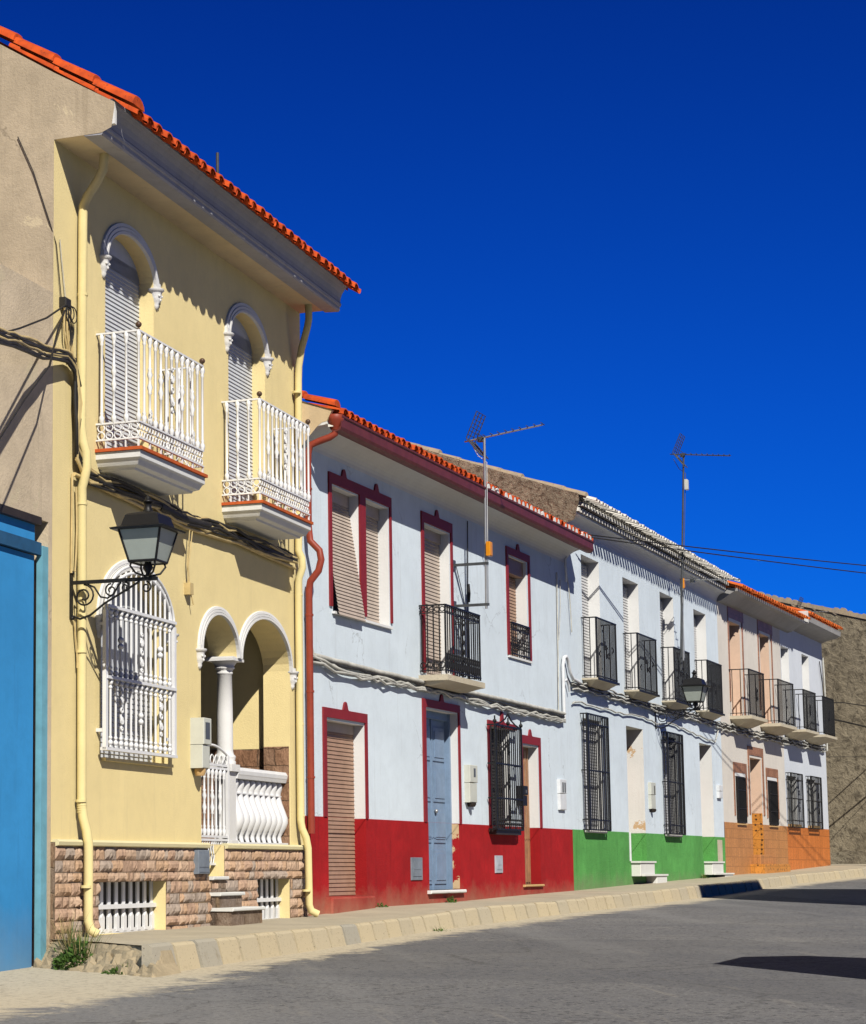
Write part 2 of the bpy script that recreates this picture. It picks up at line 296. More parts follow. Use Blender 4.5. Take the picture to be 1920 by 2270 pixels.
# ------------------------------------------------------------------ mesh builder
class MB:
    def __init__(s): s.v = []; s.f = []; s.mi = []; s.sm = []
    def add(s, vs, fs, mi=0, smooth=False):
        b = len(s.v); s.v += [tuple(v) for v in vs]
        for f in fs: s.f.append(tuple(b+i for i in f)); s.mi.append(mi); s.sm.append(smooth)
        return s
    def quad(s, a, b, c, d, mi=0): return s.add([a, b, c, d], [(0,1,2,3)], mi)
    def box(s, x0, x1, y0, y1, z0, z1, mi=0):
        v = [(x0,y0,z0),(x1,y0,z0),(x1,y1,z0),(x0,y1,z0),(x0,y0,z1),(x1,y0,z1),(x1,y1,z1),(x0,y1,z1)]
        return s.add(v, [(0,3,2,1),(4,5,6,7),(0,1,5,4),(1,2,6,5),(2,3,7,6),(3,0,4,7)], mi)
    def bevbox(s, x0, x1, y0, y1, z0, z1, b=.01, mi=0):
        # box whose front (low y) edges are chamfered
        v = [(x0,y1,z0),(x1,y1,z0),(x1,y1,z1),(x0,y1,z1),(x0,y0+b,z0),(x1,y0+b,z0),(x1,y0+b,z1),(x0,y0+b,z1),(x0+b,y0,z0+b),(x1-b,y0,z0+b),(x1-b,y0,z1-b),(x0+b,y0,z1-b)]
        return s.add(v, [(3,2,1,0),(0,1,5,4),(1,2,6,5),(2,3,7,6),(3,0,4,7),(4,5,9,8),(5,6,10,9),(6,7,11,10),(7,4,8,11),(8,9,10,11)], mi)
    def sweepx(s, prof, x0, x1, mi=0, caps=True, smooth=False):
        n = len(prof); v = [(x0,p[0],p[1]) for p in prof] + [(x1,p[0],p[1]) for p in prof]
        s.add(v, [(i, (i+1) % n, n+(i+1) % n, n+i) for i in range(n)], mi, smooth)
        if caps: s.add(v[:n], [tuple(range(n))], mi); s.add(v[n:], [tuple(reversed(range(n)))], mi)
        return s
    def prism(s, poly, y0, y1, mi=0):   # polygon in x,z extruded along y
        n = len(poly); v = [(p[0],y0,p[1]) for p in poly] + [(p[0],y1,p[1]) for p in poly]
        s.add(v, [(i, (i+1) % n, n+(i+1) % n, n+i) for i in range(n)] + [tuple(reversed(range(n))), tuple(range(n, 2*n))], mi); return s
    def tube(s, pts, r, n=6, mi=0, rs=None, caps=True):
        pts = [Vector(p) for p in pts]; k = len(pts); vs = []; fs = []
        prev = None
        for i, p in enumerate(pts):
            t = (pts[min(i+1, k-1)] - pts[max(i-1, 0)])
            if t.length < 1e-9: t = Vector((0,0,1))
            t.normalize()
            if prev is None:
                ref = Vector((0,0,1)) if abs(t.z) < .9 else Vector((1,0,0))
                u = t.cross(ref).normalized()
            else:
                u = prev - t*prev.dot(t)
                if u.length < 1e-6: u = t.cross(Vector((0,0,1)) if abs(t.z) < .9 else Vector((1,0,0)))
                u.normalize()
            prev = u; w = t.cross(u); rr = rs[i] if rs else r
            for j in range(n):
                a = 2*PI*j/n; vs.append(p + u*math.cos(a)*rr + w*math.sin(a)*rr)
        for i in range(k-1):
            for j in range(n): fs.append((i*n+j, i*n+(j+1) % n, (i+1)*n+(j+1) % n, (i+1)*n+j))
        s.add(vs, fs, mi, True)
        if caps: s.add(vs[:n], [tuple(reversed(range(n)))], mi); s.add(vs[-n:], [tuple(range(n))], mi)
        return s
    def lathe(s, prof, cx, cy, n=10, mi=0, smooth=True):   # prof: (r, z)
        vs = []; fs = []
        for r, z in prof:
            for j in range(n): a = 2*PI*j/n; vs.append((cx+r*math.cos(a), cy+r*math.sin(a), z))
        for i in range(len(prof)-1):
            for j in range(n): fs.append((i*n+j, i*n+(j+1) % n, (i+1)*n+(j+1) % n, (i+1)*n+j))
        s.add(vs, fs, mi, smooth)
        s.add(vs[:n], [tuple(reversed(range(n)))], mi); s.add(vs[-n:], [tuple(range(n))], mi); return s
    def ball(s, c, r, n=10, mi=0):
        return s.lathe([(r*math.sin(PI*i/6)+.0005, c[2]-r*math.cos(PI*i/6)) for i in range(7)], c[0], c[1], n, mi)
    def ring(s, c, r, t, plane='xz', n=10, mi=0, m=5):
        pts = []
        for i in range(n+1):
            a = 2*PI*i/n
            if plane == 'xz': pts.append((c[0]+r*math.cos(a), c[1], c[2]+r*math.sin(a)))
            else: pts.append((c[0], c[1]+r*math.cos(a), c[2]+r*math.sin(a)))
        return s.tube(pts, t, m, mi, caps=False)
    def build(s, name, mats, parent=None, house=None, origin=(0,0,0), **tags):
        me = bpy.data.meshes.new(name)
        me.from_pydata([(v[0]-origin[0], v[1]-origin[1], v[2]-origin[2]) for v in s.v], [], s.f)
        if not isinstance(mats, (list, tuple)): mats = [mats]
        for m in mats: me.materials.append(M[m] if isinstance(m, str) else m)
        me.polygons.foreach_set('material_index', s.mi); me.polygons.foreach_set('use_smooth', s.sm)
        me.update()
        o = bpy.data.objects.new(name, me); COL.objects.link(o)
        if parent is not None: o.parent = parent
        elif house is not None:
            o.location = house.w(*origin); o.rotation_euler = (0, 0, house.rot)
        tagit(o, **tags)
        return o
def tagit(o, label=None, category=None, group=None, kind=None):
    for k, v in (('label', label), ('category', category), ('group', group), ('kind', kind)):
        if v: o[k] = v
def empty(name, house, base=(0,0,0), **tags):
    o = bpy.data.objects.new(name, None); COL.objects.link(o)
    o.location = house.w(*base); o.rotation_euler = (0,0,house.rot); o.empty_display_size = .2
    tagit(o, **tags); return o

class Frame:
    """street frame: x along the facade away from the viewer, y into the building, z up (0 = eye height)"""
    def __init__(s, P0, alpha):
        s.P0 = Vector((P0[0], P0[1], 0)); a = R(alpha)
        s.d = Vector((math.sin(a), math.cos(a), 0)); s.n = Vector((-math.cos(a), math.sin(a), 0)); s.rot = PI/2-a
    def w(s, x, y, z=0): return s.P0 + s.d*x + s.n*y + Vector((0,0,z))
Y = Frame((-.7383, 19.0), 23.36)
W = Frame((1.9655, 25.2601), 26.76)
G = Frame((7.1142, 35.4704), 26.76)
O = Frame((12.4546, 46.0611), 28.25)
XE, XW, XG, XO = 6.82, 11.435, 11.861, 11.475

# ------------------------------------------------------------------ facade with openings
def op(x0, x1, zb, zt, d=.2, arch=None, L=True, Rt=True, T=True, B=True, mi=1):
    return dict(x0=x0, x1=x1, zb=zb, zt=zt, d=d, arch=arch, L=L, R=Rt, T=T, B=B, mi=mi)
def otop(o, x):
    if not o['arch']: return o['zt']
    sp, ri = o['arch']; c = (o['x0']+o['x1'])/2; h = (o['x1']-o['x0'])/2
    return sp + ri*math.sqrt(max(0, 1-((x-c)/h)**2))
def facade(mb, x0, x1, zb, zt, ops, y=0, mi=0):
    bk = {x0, x1}
    for o in ops:
        for v in (o['x0'], o['x1']):
            if x0 < v < x1: bk.add(v)
        if o['arch']:
            c = (o['x0']+o['x1'])/2; h = (o['x1']-o['x0'])/2
            for i in range(1, 20):
                v = c-h*math.cos(PI*i/20)
                if x0 < v < x1: bk.add(v)
    bk = sorted(bk)
    cl = lambda z: max(zb, min(zt, z))
    for xa, xb in zip(bk, bk[1:]):
        xm = (xa+xb)/2
        cov = sorted([o for o in ops if o['x0'] < xm < o['x1']], key=lambda o: o['zb'])
        la = lb = zb
        for o in cov:
            ob = cl(o['zb'])
            if ob > la+1e-6: mb.quad((xa,y,la), (xb,y,lb), (xb,y,ob), (xa,y,ob), mi)
            ta, tb = cl(otop(o, xa)), cl(otop(o, xb))
            la, lb = max(la, ta), max(lb, tb)
            r = o['mi']; yd = y+o['d']
            if o['T'] and otop(o, xm) < zt-1e-6 and otop(o, xm) > zb: mb.quad((xa,y,ta), (xb,y,tb), (xb,yd,tb), (xa,yd,ta), r)
            if o['B'] and zb < o['zb'] < zt: mb.quad((xa,y,o['zb']), (xb,y,o['zb']), (xb,yd,o['zb']), (xa,yd,o['zb']), r)
        if zt > la+1e-6 or zt > lb+1e-6: mb.quad((xa,y,la), (xb,y,lb), (xb,y,zt), (xa,y,zt), mi)
    for o in ops:
        for k, x in (('L', o['x0']), ('R', o['x1'])):
            if o[k]:
                a, b = cl(o['zb']), cl(otop(o, x))
                if b > a+1e-6: mb.quad((x,y,a), (x,y+o['d'],a), (x,y+o['d'],b), (x,y,b), o['mi'])
    return mb

def slats(mb, x0, x1, z0, z1, y, pitch=.045, depth=.012, y_bot=None, mi=0):
    """roller blind of overlapping slats; y_bot lets the foot swing out"""
    n = max(1, int(round((z1-z0)/pitch))); p = (z1-z0)/n
    yb = y if y_bot is None else y_bot
    for i in range(n):
        za = z0+i*p; zc = za+p
        f = lambda z: yb+(y-yb)*(z-z0)/(z1-z0)
        ya, yc = f(za), f(zc)
        mb.quad((x0,ya-depth,za+p*.16), (x1,ya-depth,za+p*.16), (x1,yc-depth*.15,zc), (x0,yc-depth*.15,zc), mi)
        mb.quad((x0,ya+depth*.6,za), (x1,ya+depth*.6,za), (x1,ya-depth,za+p*.16), (x0,ya-depth,za+p*.16), mi)
    return mb

def arc_pts(cx, sp, hw, ri, n=24):
    return [(cx-hw*math.cos(PI*i/n), sp+ri*math.sin(PI*i/n)) for i in range(n+1)]
def archivolt(mb, cx, sp, hw, ri, prof, y=0, n=28):
    """moulding swept round a semi-elliptic arch; prof = (outward offset, projection)"""
    rows = []
    for off, pr in prof: rows.append([(p[0], y-pr, p[1]) for p in arc_pts(cx, sp, hw+off, ri+off, n)])
    for a, b in zip(rows, rows[1:]):
        for i in range(n): mb.quad(a[i], a[i+1], b[i+1], b[i])
    for e in (0, n): mb.add([r[e] for r in rows], [tuple(range(len(rows)))])
    return mb
def corbel(mb, x, zt, y=0, h=.21, w=.068):
    mb.lathe([(w*1.25, zt), (w*1.25, zt-.02), (w, zt-.028), (w*.9, zt-.05), (w*.85, zt-.09), (w*.75, zt-.125), (w*.45, zt-.15), (w*.5, zt-.17), (w*.3, zt-h+.01), (.004, zt-h)][::-1], x, y, 10)
    mb.ball((x-.03, y-w*.75, zt-.075), .014, 6); mb.ball((x+.03, y-w*.75, zt-.075), .014, 6); mb.ball((x, y-w*.7, zt-.115), .016, 6)
    return mb

def barrel_row(mb, x0, x1, pitch, ye, ze, slope, length, r=.085, mi=0, jit=.006, course=.42, under=True):
    """old barrel tiles: convex covers over concave pans, laid from the eave (ye,ze) back up the slope"""
    n = int(round((x1-x0)/pitch)); p = (x1-x0)/n
    nl = max(1, int(round(length/course)))
    for i in range(n):
        xc = x0+(i+.5)*p
        for k in range(nl):
            j = random.uniform(-jit, jit); jz = random.uniform(-jit, jit)*.6; ya0 = ye+k*course+random.uniform(-.012, .012)*(k == 0); ya1 = ye+(k+1)*course+.05
            za0 = ze+(ya0-ye)*slope+jz+.012; za1 = ze+(ya1-ye)*slope+jz
            for rad, sg in ((1.0, 1), (.84, 1)):
                r0, r1 = r*rad, r*.86*rad
                vs = []
                for (yy, zz, rr) in ((ya0, za0, r0), (ya1, za1, r1)):
                    for a in range(7):
                        t = PI*a/6; vs.append((xc+j+rr*math.cos(t), yy, zz+rr*math.sin(t)*.86))
                mb.add(vs, [(a, a+1, 8+a, 7+a) for a in range(6)], mi, True)
            vs = []
            for rad in (1.0, .84):
                for a in range(7): t = PI*a/6; vs.append((xc+j+r*rad*math.cos(t), ya0, za0+r*rad*math.sin(t)*.86))
            mb.add(vs, [(a, a+1, 8+a, 7+a) for a in range(6)], mi)
            if under:
                vs = []; xp = xc+p/2
                for (yy, zz) in ((ya0+.01, za0-.012), (ya1, za1-.012)):
                    for a in range(7):
                        t = PI+PI*a/6; vs.append((xp+r*math.cos(t), yy, zz+r*.7+r*math.sin(t)*.86))
                mb.add(vs, [(a, a+1, 8+a, 7+a) for a in range(6)], mi, True)
    return mb
def roof_deck(mb, x0, x1, y0, z0, slope, yr, th=.05, yback=None):
    zr = z0+(yr-y0)*slope
    mb.sweepx([(y0, z0), (yr, zr), (yr, zr-th), (y0, z0-th)], x0, x1)
    yb = yback or yr+(yr-y0); mb.sweepx([(yr, zr), (yb, z0), (yb, z0-th), (yr, zr-th)], x0, x1); return mb

# ------------------------------------------------------------------ camera, light, sky
cam = bpy.data.cameras.new('Camera'); co = bpy.data.objects.new('Camera', cam); COL.objects.link(co)
F = 4800.0; tilt = 7.2
cam.sensor_fit = 'HORIZONTAL'; cam.sensor_width = 36; cam.lens = F/1920*36
cam.shift_x = (960-300)/1920; cam.shift_y = (1309-1135)/1920
cam.clip_start = .1; cam.clip_end = 5000
co.location = (0,0,0); co.rotation_euler = (R(90+tilt), 0, 0)
sc.camera = co
sd = (W.d*1.1 + W.n*1.0 + Vector((0,0,-1.30))).normalized()      # direction the light travels
sun = bpy.data.lights.new('Sun', 'SUN'); sun.energy = 5.0; sun.angle = R(.5); sun.color = (1, .955, .87)
so = bpy.data.objects.new('Sun', sun); COL.objects.link(so); so.rotation_euler = sd.to_track_quat('-Z', 'Y').to_euler(); so.location = (10, -20, 30)
elev = math.asin(-sd.z); az = math.atan2(-sd.x, -sd.y)
wd = bpy.data.worlds.new('World'); sc.world = wd; wd.use_nodes = True
nt = wd.node_tree; nt.nodes.clear()
sky = N(nt, 'ShaderNodeTexSky', sky_type='NISHITA'); sky.sun_disc = False
sky.sun_elevation = elev; sky.sun_rotation = az; sky.altitude = 900; sky.air_density = 1.0; sky.dust_density = 0; sky.ozone_density = 3.0
mul = N(nt, 'ShaderNodeMix', data_type='RGBA', blend_type='MULTIPLY'); mul.inputs[0].default_value = 1
nt.links.new(sky.outputs[0], mul.inputs[6]); mul.inputs[7].default_value = (.010, .262, .95, 1)
wtc = N(nt, 'ShaderNodeTexCoord'); wsx = N(nt, 'ShaderNodeSeparateXYZ'); nt.links.new(wtc.outputs['Generated'], wsx.inputs[0])
wr = N(nt, 'ShaderNodeValToRGB'); nt.links.new(wsx.outputs[2], wr.inputs[0]); el = wr.color_ramp.elements
el[0].position = 0; el[0].color = (1,1,1,1); el[1].position = 1; el[1].color = (.2,.2,.24,1)
q = el.new(.20); q.color = (.78,.74,.86,1); q = el.new(.40); q.color = (.5,.44,.62,1)
mul2 = N(nt, 'ShaderNodeMix', data_type='RGBA', blend_type='MULTIPLY'); mul2.inputs[0].default_value = 1
nt.links.new(mul.outputs[2], mul2.inputs[6]); nt.links.new(wr.outputs[0], mul2.inputs[7])
bg = N(nt, 'ShaderNodeBackground'); bg.inputs[1].default_value = .11
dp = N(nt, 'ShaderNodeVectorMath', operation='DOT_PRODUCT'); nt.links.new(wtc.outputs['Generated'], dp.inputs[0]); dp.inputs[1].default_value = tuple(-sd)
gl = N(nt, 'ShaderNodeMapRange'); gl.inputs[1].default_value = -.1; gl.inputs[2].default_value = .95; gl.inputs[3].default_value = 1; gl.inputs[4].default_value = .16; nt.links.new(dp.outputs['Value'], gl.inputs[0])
mul3 = N(nt, 'ShaderNodeMix', data_type='RGBA', blend_type='MULTIPLY'); mul3.inputs[0].default_value = 1   # added dimming of sky towards the sun, behind camera: less fill on shaded walls
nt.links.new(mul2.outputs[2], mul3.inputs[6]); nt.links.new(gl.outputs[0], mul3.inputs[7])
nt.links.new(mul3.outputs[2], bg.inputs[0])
wo = N(nt, 'ShaderNodeOutputWorld'); nt.links.new(bg.outputs[0], wo.inputs[0])
sc.view_settings.view_transform = 'Standard'; sc.view_settings.look = 'None'; sc.view_settings.exposure = 0; sc.view_settings.gamma = 1
sc.render.engine = 'CYCLES'
try: sc.cycles.max_bounces = 6; sc.cycles.diffuse_bounces = 1
except Exception: pass

# ------------------------------------------------------------------ ground
HB={}
def interp(tab, s):
    if s <= tab[0][0]: return tab[0][1]
    for (a, za), (b, zb) in zip(tab, tab[1:]):
        if s <= b: return za+(zb-za)*(s-a)/(b-a)
    return tab[-1][1]
WALK = [(-3,-.675),(0,-.648),(2.5,-.635),(6.8,-.60),(9,-.535),(12.4,-.515),(15,-.47),(18.3,-.43),(22.3,-.36),(26.5,-.30),(30.3,-.24),(36,-.16),(41.6,-.035),(44,0),(60,.05)]
ROAD = [(-40,-1.5),(-12,-1.02),(-5,-.955),(-1,-.89),(0,-.87),(3.3,-.83),(8.2,-.745),(13,-.675),(18.1,-.62),(23.6,-.545),(29.7,-.42),(35.5,-.34),(42,-.24),(46,-.12),(60,.02),(90,.06),(400,.06)]
def street(S, y, z=0):
    if S < XE: return Y.w(S, y, z)
    if S < XE+XW: return W.w(S-XE, y, z)
    if S < XE+XW+XG: return G.w(S-XE-XW, y, z)
    return O.w(S-XE-XW-XG, y, z)
AVG = Frame((-.7383, 19.0), 26.2)
def roadz(x, y):
    S = (Vector((x,y,0))-AVG.P0).dot(AVG.d); return interp(ROAD, S)
xs = [-600,-300,-150,-80,-50,-30,-20]+[-14+.5*i for i in range(96)]+[36,42,50,65,90,150,300,700,1500]
ys = [-300,-100,-40,-15,-5]+[0+1.0*i for i in range(10)]+[10+.4*i for i in range(60)]+[34+.8*i for i in range(45)]+[72,80,95,120,200,400,800,2000]
vs = []; fs = []; dirt = []
for yy in ys:
    for xx in xs:
        vs.append((xx, yy, roadz(xx, yy)))
        q = Vector((xx,yy,0))-Y.P0; s = q.dot(Y.d); n = -q.dot(Y.n)
        q2 = Vector((xx,yy,0))-W.P0; s2 = q2.dot(W.d); n2 = -q2.dot(W.n)
        q3 = Vector((xx,yy,0))-O.P0; s3 = q3.dot(O.d); n3 = -q3.dot(O.n)
        nn = n if s < XE else (n2 if s3 < 0 else n3)
        d = max(0, 1-(nn-1.4)/1.3)*.80 if nn > .8 else .62
        if s < -.6:
            d = max(d, min(1, max(0, 1.35-(n-.2)/2.2)) if n > -.5 else 1)
        dirt.append(min(1, d))
nx = len(xs)
for j in range(len(ys)-1):
    for i in range(nx-1): a = j*nx+i; fs.append((a, a+1, a+nx+1, a+nx))
me = bpy.data.meshes.new('road'); me.from_pydata(vs, [], fs); me.materials.append(M['road'])
at = me.attributes.new('dirt', 'FLOAT', 'POINT'); at.data.foreach_set('value', dirt)
ro = bpy.data.objects.new('road', me); COL.objects.link(ro); ro['kind'] = 'structure'
for p in me.polygons: p.use_smooth = True

mb = MB()
mb.add([street(0,0,-.648),street(-.12,-.3,-.655),street(-.33,-.62,-.65),street(-.52,-.95,-.66),street(-.78,-1.27,-.66),street(0,-1.27,-.648)], [(0,1,2,3,4,5)])
Ss = [0, 1.2, 2.5, 4, 5.5, XE-.001] + [XE+.001+i*1.1 for i in range(32)] + [41.6, 44]
Ss = sorted(S for S in Ss if S <= 44)
for a, b in zip(Ss, Ss[1:]):
    za, zb = interp(WALK, a), interp(WALK, b)
    mb.quad(street(a, -1.27, za), street(b, -1.27, zb), street(b, .35, zb), street(a, .35, za))
mb.build('sidewalk', 'pavement', kind='structure')
me = bpy.data.meshes.new('kerb'); vs = []; fs = []; tone = []
def kstone(Sa, Sb, t, dz, lean):
    g = .026; b = len(vs)
    prof = [(-1.25, 0), (-1.31, 0), (-1.335, -.022), (-1.40-lean, -.30), (-1.25, -.30)]
    for S in (Sa+g, Sb-g):
        z = interp(WALK, S)+.006+dz
        for (yy, zz) in prof: vs.append(tuple(street(S, yy, z+zz))); tone.append(t)
    n = 5
    for i in range(n): fs.append((b+i, b+(i+1) % n, b+n+(i+1) % n, b+n+i))
    fs.append(tuple(b+i for i in range(n))); fs.append(tuple(b+2*n-1-i for i in range(n)))
S = -.93; k = 0
while S < 44:
    L = .5 if S < 18 else .6
    kstone(S, S+L, (random.choice((0,.15,.8)) if k % 2 else random.choice((.2,.9,1))) if S < 5.5 else random.choice((0,.1,.2,.35,.5)), random.uniform(-.006,.006), random.uniform(-.008,.02)); S += L; k += 1
me.from_pydata(vs, [], fs); at = me.attributes.new('tone', 'FLOAT', 'POINT'); at.data.foreach_set('value', tone)
me.materials.append(M['kerb']); ko = bpy.data.objects.new('kerb', me); COL.objects.link(ko); ko['kind'] = 'structure'
# broken earth bank where the pavement ends at the near corner
mb = MB(); gx = 26; gy = 30; rb = random.Random(5)
for i in range(gx+1):
    for j in range(gy+1):
        u = i/gx; v = j/gy; yy = .02-1.62*v
        edge = -.70*min(1.25, max(0, -yy)/1.27)-.02          # broken end of the pavement
        s = edge+.26-(1-u)*.86
        q = (edge+.26-s)/.80                                  # 0 on the pavement, 1 at the foot
        h = -.664-.285*min(1, max(0, q-.30)*1.9)**.8 + rb.uniform(-.045,.045)*min(1, max(0,q-.26)*6)
        if q > .9: h = -.955+rb.uniform(-.02,.015)
        if yy < -1.38: h = min(h, -.80-(-yy-1.38)*1.0); 
        p = Y.w(s+rb.uniform(-.015,.015), yy, h); mb.v.append(tuple(p))
for i in range(gx):
    for j in range(gy): a = i*(gy+1)+j; mb.f.append((a, a+1, a+gy+2, a+gy+1)); mb.mi.append(0); mb.sm.append(False)
mb.build('earth_bank', plaster('earth_bank_soil', (.42,.34,.22), .25, (.18,.13,.08), .4, .8, 1.0, 30), kind='structure')

# ================================================================== YELLOW HOUSE
H = empty('yellow_house', Y, (0,0,-.65), label='two storey yellow house with arched windows, white balconies and brown stone base', category='house')
B0 = (0,0,-.65)
def yb(mb, name, mats, parent=None, **k): return mb.build(name, mats, parent or H, None, B0, **k)
ops = [op(1.142, 2.324, 3.83, 0, .18, (5.72,.36)), op(4.413, 5.58, 3.83, 0, .18, (5.72,.36)),
       op(1.06, 2.70, .975, 0, .2, (2.25,.52)),
       op(3.565, 4.62, .2, 0, .32, (2.2,.41), Rt=False, B=False), op(4.62, 4.72, .2, 2.2, .32, L=False, Rt=False, B=False), op(4.72, 6.33, .2, 0, .32, (2.2,.51), L=False, B=False)]
mb = MB(); facade(mb, 0, XE, .19, 6.56, ops)
mb.quad((XE,0,-1.2), (XE,8,-1.2), (XE,8,6.75), (XE,0,6.56))
yb(mb, 'wall', ['yellow','yellow'])
# bare rendered gable on the near side
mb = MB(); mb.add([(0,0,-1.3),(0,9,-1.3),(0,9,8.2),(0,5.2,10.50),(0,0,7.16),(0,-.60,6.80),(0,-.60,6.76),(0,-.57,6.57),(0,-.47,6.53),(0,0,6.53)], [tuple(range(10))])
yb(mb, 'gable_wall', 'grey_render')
# stone base with the cellar window openings and the stair gap
pops = [op(.94, 2.53, -.64, -.165, .2), op(5.10, 6.17, -.635, -.165, .2), op(3.66, 4.12, -.127, .19, .36, B=False)]
mb = MB(); facade(mb, 0, XE, -1.2, .19, pops, -.035)
rs = random.Random(11)
def rough_stone(mb, x0, x1, z0, z1, y, mi):
    nx_, nz_ = max(3, int((x1-x0)/.022)), max(3, int((z1-z0)/.03)); b = len(mb.v); pr = rs.uniform(.008, .030); tl = rs.uniform(-.025,.025); col_ = [rs.uniform(-.010,.010) for _ in range(99)]
    for i in range(nx_+1):
        for j in range(nz_+1):
            u, v = i/nx_, j/nz_; e = min(1, 4*min(u, 1-u)*1.2)*min(1, 4*min(v, 1-v)*1.2)
            q = 0 if i in (0,nx_) or j in (0,nz_) else pr*(.7+.3*e)+tl*(u-.5)+col_[i % 99]+rs.uniform(-.006,.006)
            mb.v.append((x0+(x1-x0)*u+(0 if q == 0 else rs.uniform(-.008,.008)), y-max(0,q), z0+(z1-z0)*v))
    for i in range(nx_):
        for j in range(nz_): a = b+i*(nz_+1)+j; mb.f.append((a, a+1, a+nz_+2, a+nz_+1)); mb.mi.append(mi); mb.sm.append(False)
ROWS = [-.72,-.60,-.50,-.385,-.285,-.165,-.075,.035,.155]
for zr, z1_ in zip(ROWS, ROWS[1:]):
    xr_ = .008
    while xr_ < XE-.02:
        x1_ = min(XE-.008, xr_+rs.choice((.07,.10,.13,.16,.2,.26,.34))); a0, a1 = xr_, x1_
        segs = [(a0, a1)]
        for o in pops:
            if o['zb'] < z1_-.01 and o['zt'] > zr+.01:
                nsg = []
                for (p0, p1) in segs:
                    if p1 <= o['x0'] or p0 >= o['x1']: nsg.append((p0,p1))
                    else:
                        if p0 < o['x0']: nsg.append((p0, o['x0']))
                        if p1 > o['x1']: nsg.append((o['x1'], p1))
                segs = nsg
        for p0, p1 in segs:
            if p1-p0 > .035: rough_stone(mb, p0+.005, p1-.005, zr+rs.uniform(.002,.008), z1_-rs.uniform(.002,.008), -.037, rs.choice((2,3,4,5)))
        xr_ = x1_
mb.quad((0,-.035,-1.2),(0,0,-1.2),(0,0,.19),(0,-.035,.19)); mb.quad((XE,-.035,-1.2),(XE,0,-1.2),(XE,0,.19),(XE,-.035,.19))
yb(mb, 'stone_base', ['stone','yellow','rock0','rock1','rock2','rock3'])
mb = MB(); prof = [(-.035,.155),(-.07,.165),(-.075,.195),(-.055,.215),(.0,.215),(.0,.155)]
mb.sweepx(prof, .02, 3.64); mb.sweepx(prof, 4.14, XE-.01); yb(mb, 'base_ledge', 'ledge')
# eave: flat soffit, grey moulded cornice
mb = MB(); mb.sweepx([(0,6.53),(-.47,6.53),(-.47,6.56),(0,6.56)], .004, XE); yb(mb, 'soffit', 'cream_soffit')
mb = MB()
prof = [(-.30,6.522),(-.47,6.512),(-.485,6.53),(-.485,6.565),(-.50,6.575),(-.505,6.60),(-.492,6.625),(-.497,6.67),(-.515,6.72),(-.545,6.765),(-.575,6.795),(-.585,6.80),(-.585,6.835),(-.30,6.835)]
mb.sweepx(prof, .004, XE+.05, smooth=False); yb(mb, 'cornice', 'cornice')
mb = MB(); mb.box(.002, .05, -.60, -.50, 6.60, 6.80); yb(mb, 'cornice_end', 'white_stone')
RF = MB(); roof_deck(RF, .06, XE+.14, -.56, 6.83, .645, 5.2, .05, 9.5); roof = yb(RF, 'roof', 'terracotta')
mb = MB(); barrel_row(mb, .235, XE+.16, .235, -.70, 6.75, .645, 1.2, .088); yb(mb, 'eave_tiles', 'terracotta', roof)
mb = MB()   # verge course laid down the gable edge
for k in range(14):
    y0 = -.80+k*.40; y1 = y0+.45; z0 = 6.755+(y0+.80)*.645+.02; z1 = z0+.45*.645-.022
    vs = []
    for (yy, zz, rr) in ((y0, z0, .125), (y1, z1, .11)):
        for a in range(8):
            t = PI*a/7; vs.append((.09+rr*math.cos(t)*1.05, yy, zz+rr*math.sin(t)*.8-.03))
    mb.add(vs, [(a, a+1, 9+a, 8+a) for a in range(7)], 0, True); mb.add(vs[:8], [tuple(range(8))])
yb(mb, 'verge_tiles', 'terracotta', roof)
# --- upper doors behind balconies
AV = [(0,0),(0,.036),(.028,.036),(.03,.026),(.034,.026),(.036,.032),(.066,.032),(.068,.02),(.072,.02),(.074,.026),(.108,.022),(.112,0)]
for x0, x1 in ((1.142,2.324), (4.413,5.58)):
    wv = empty('balcony_door', Y, (0,0,0)); wv.parent = H; wv.location = (0,0,0); wv.rotation_euler = (0,0,0)
    cx = (x0+x1)/2; hw = (x1-x0)/2
    mb = MB(); slats(mb, x0, x1, 3.83, 5.9, .165, .042); mb.prism([(x0,5.9),(x1,5.9)]+[(p[0],p[1]) for p in arc_pts(cx,5.72,hw,.36)][::-1][1:-1], .15, .17)
    yb(mb, 'shutter', 'shutter_white', wv)
    mb = MB(); archivolt(mb, cx, 5.72, hw, .36, AV); yb(mb, 'arch_moulding', 'white_stone', wv)
    for xc in (x0-.055, x1+.055):
        mb = MB(); mb.box(xc-.05, xc+.05, -.034, 0, 5.70, 5.78); corbel(mb, xc, 5.72); yb(mb, 'corbel', 'white_stone', wv)
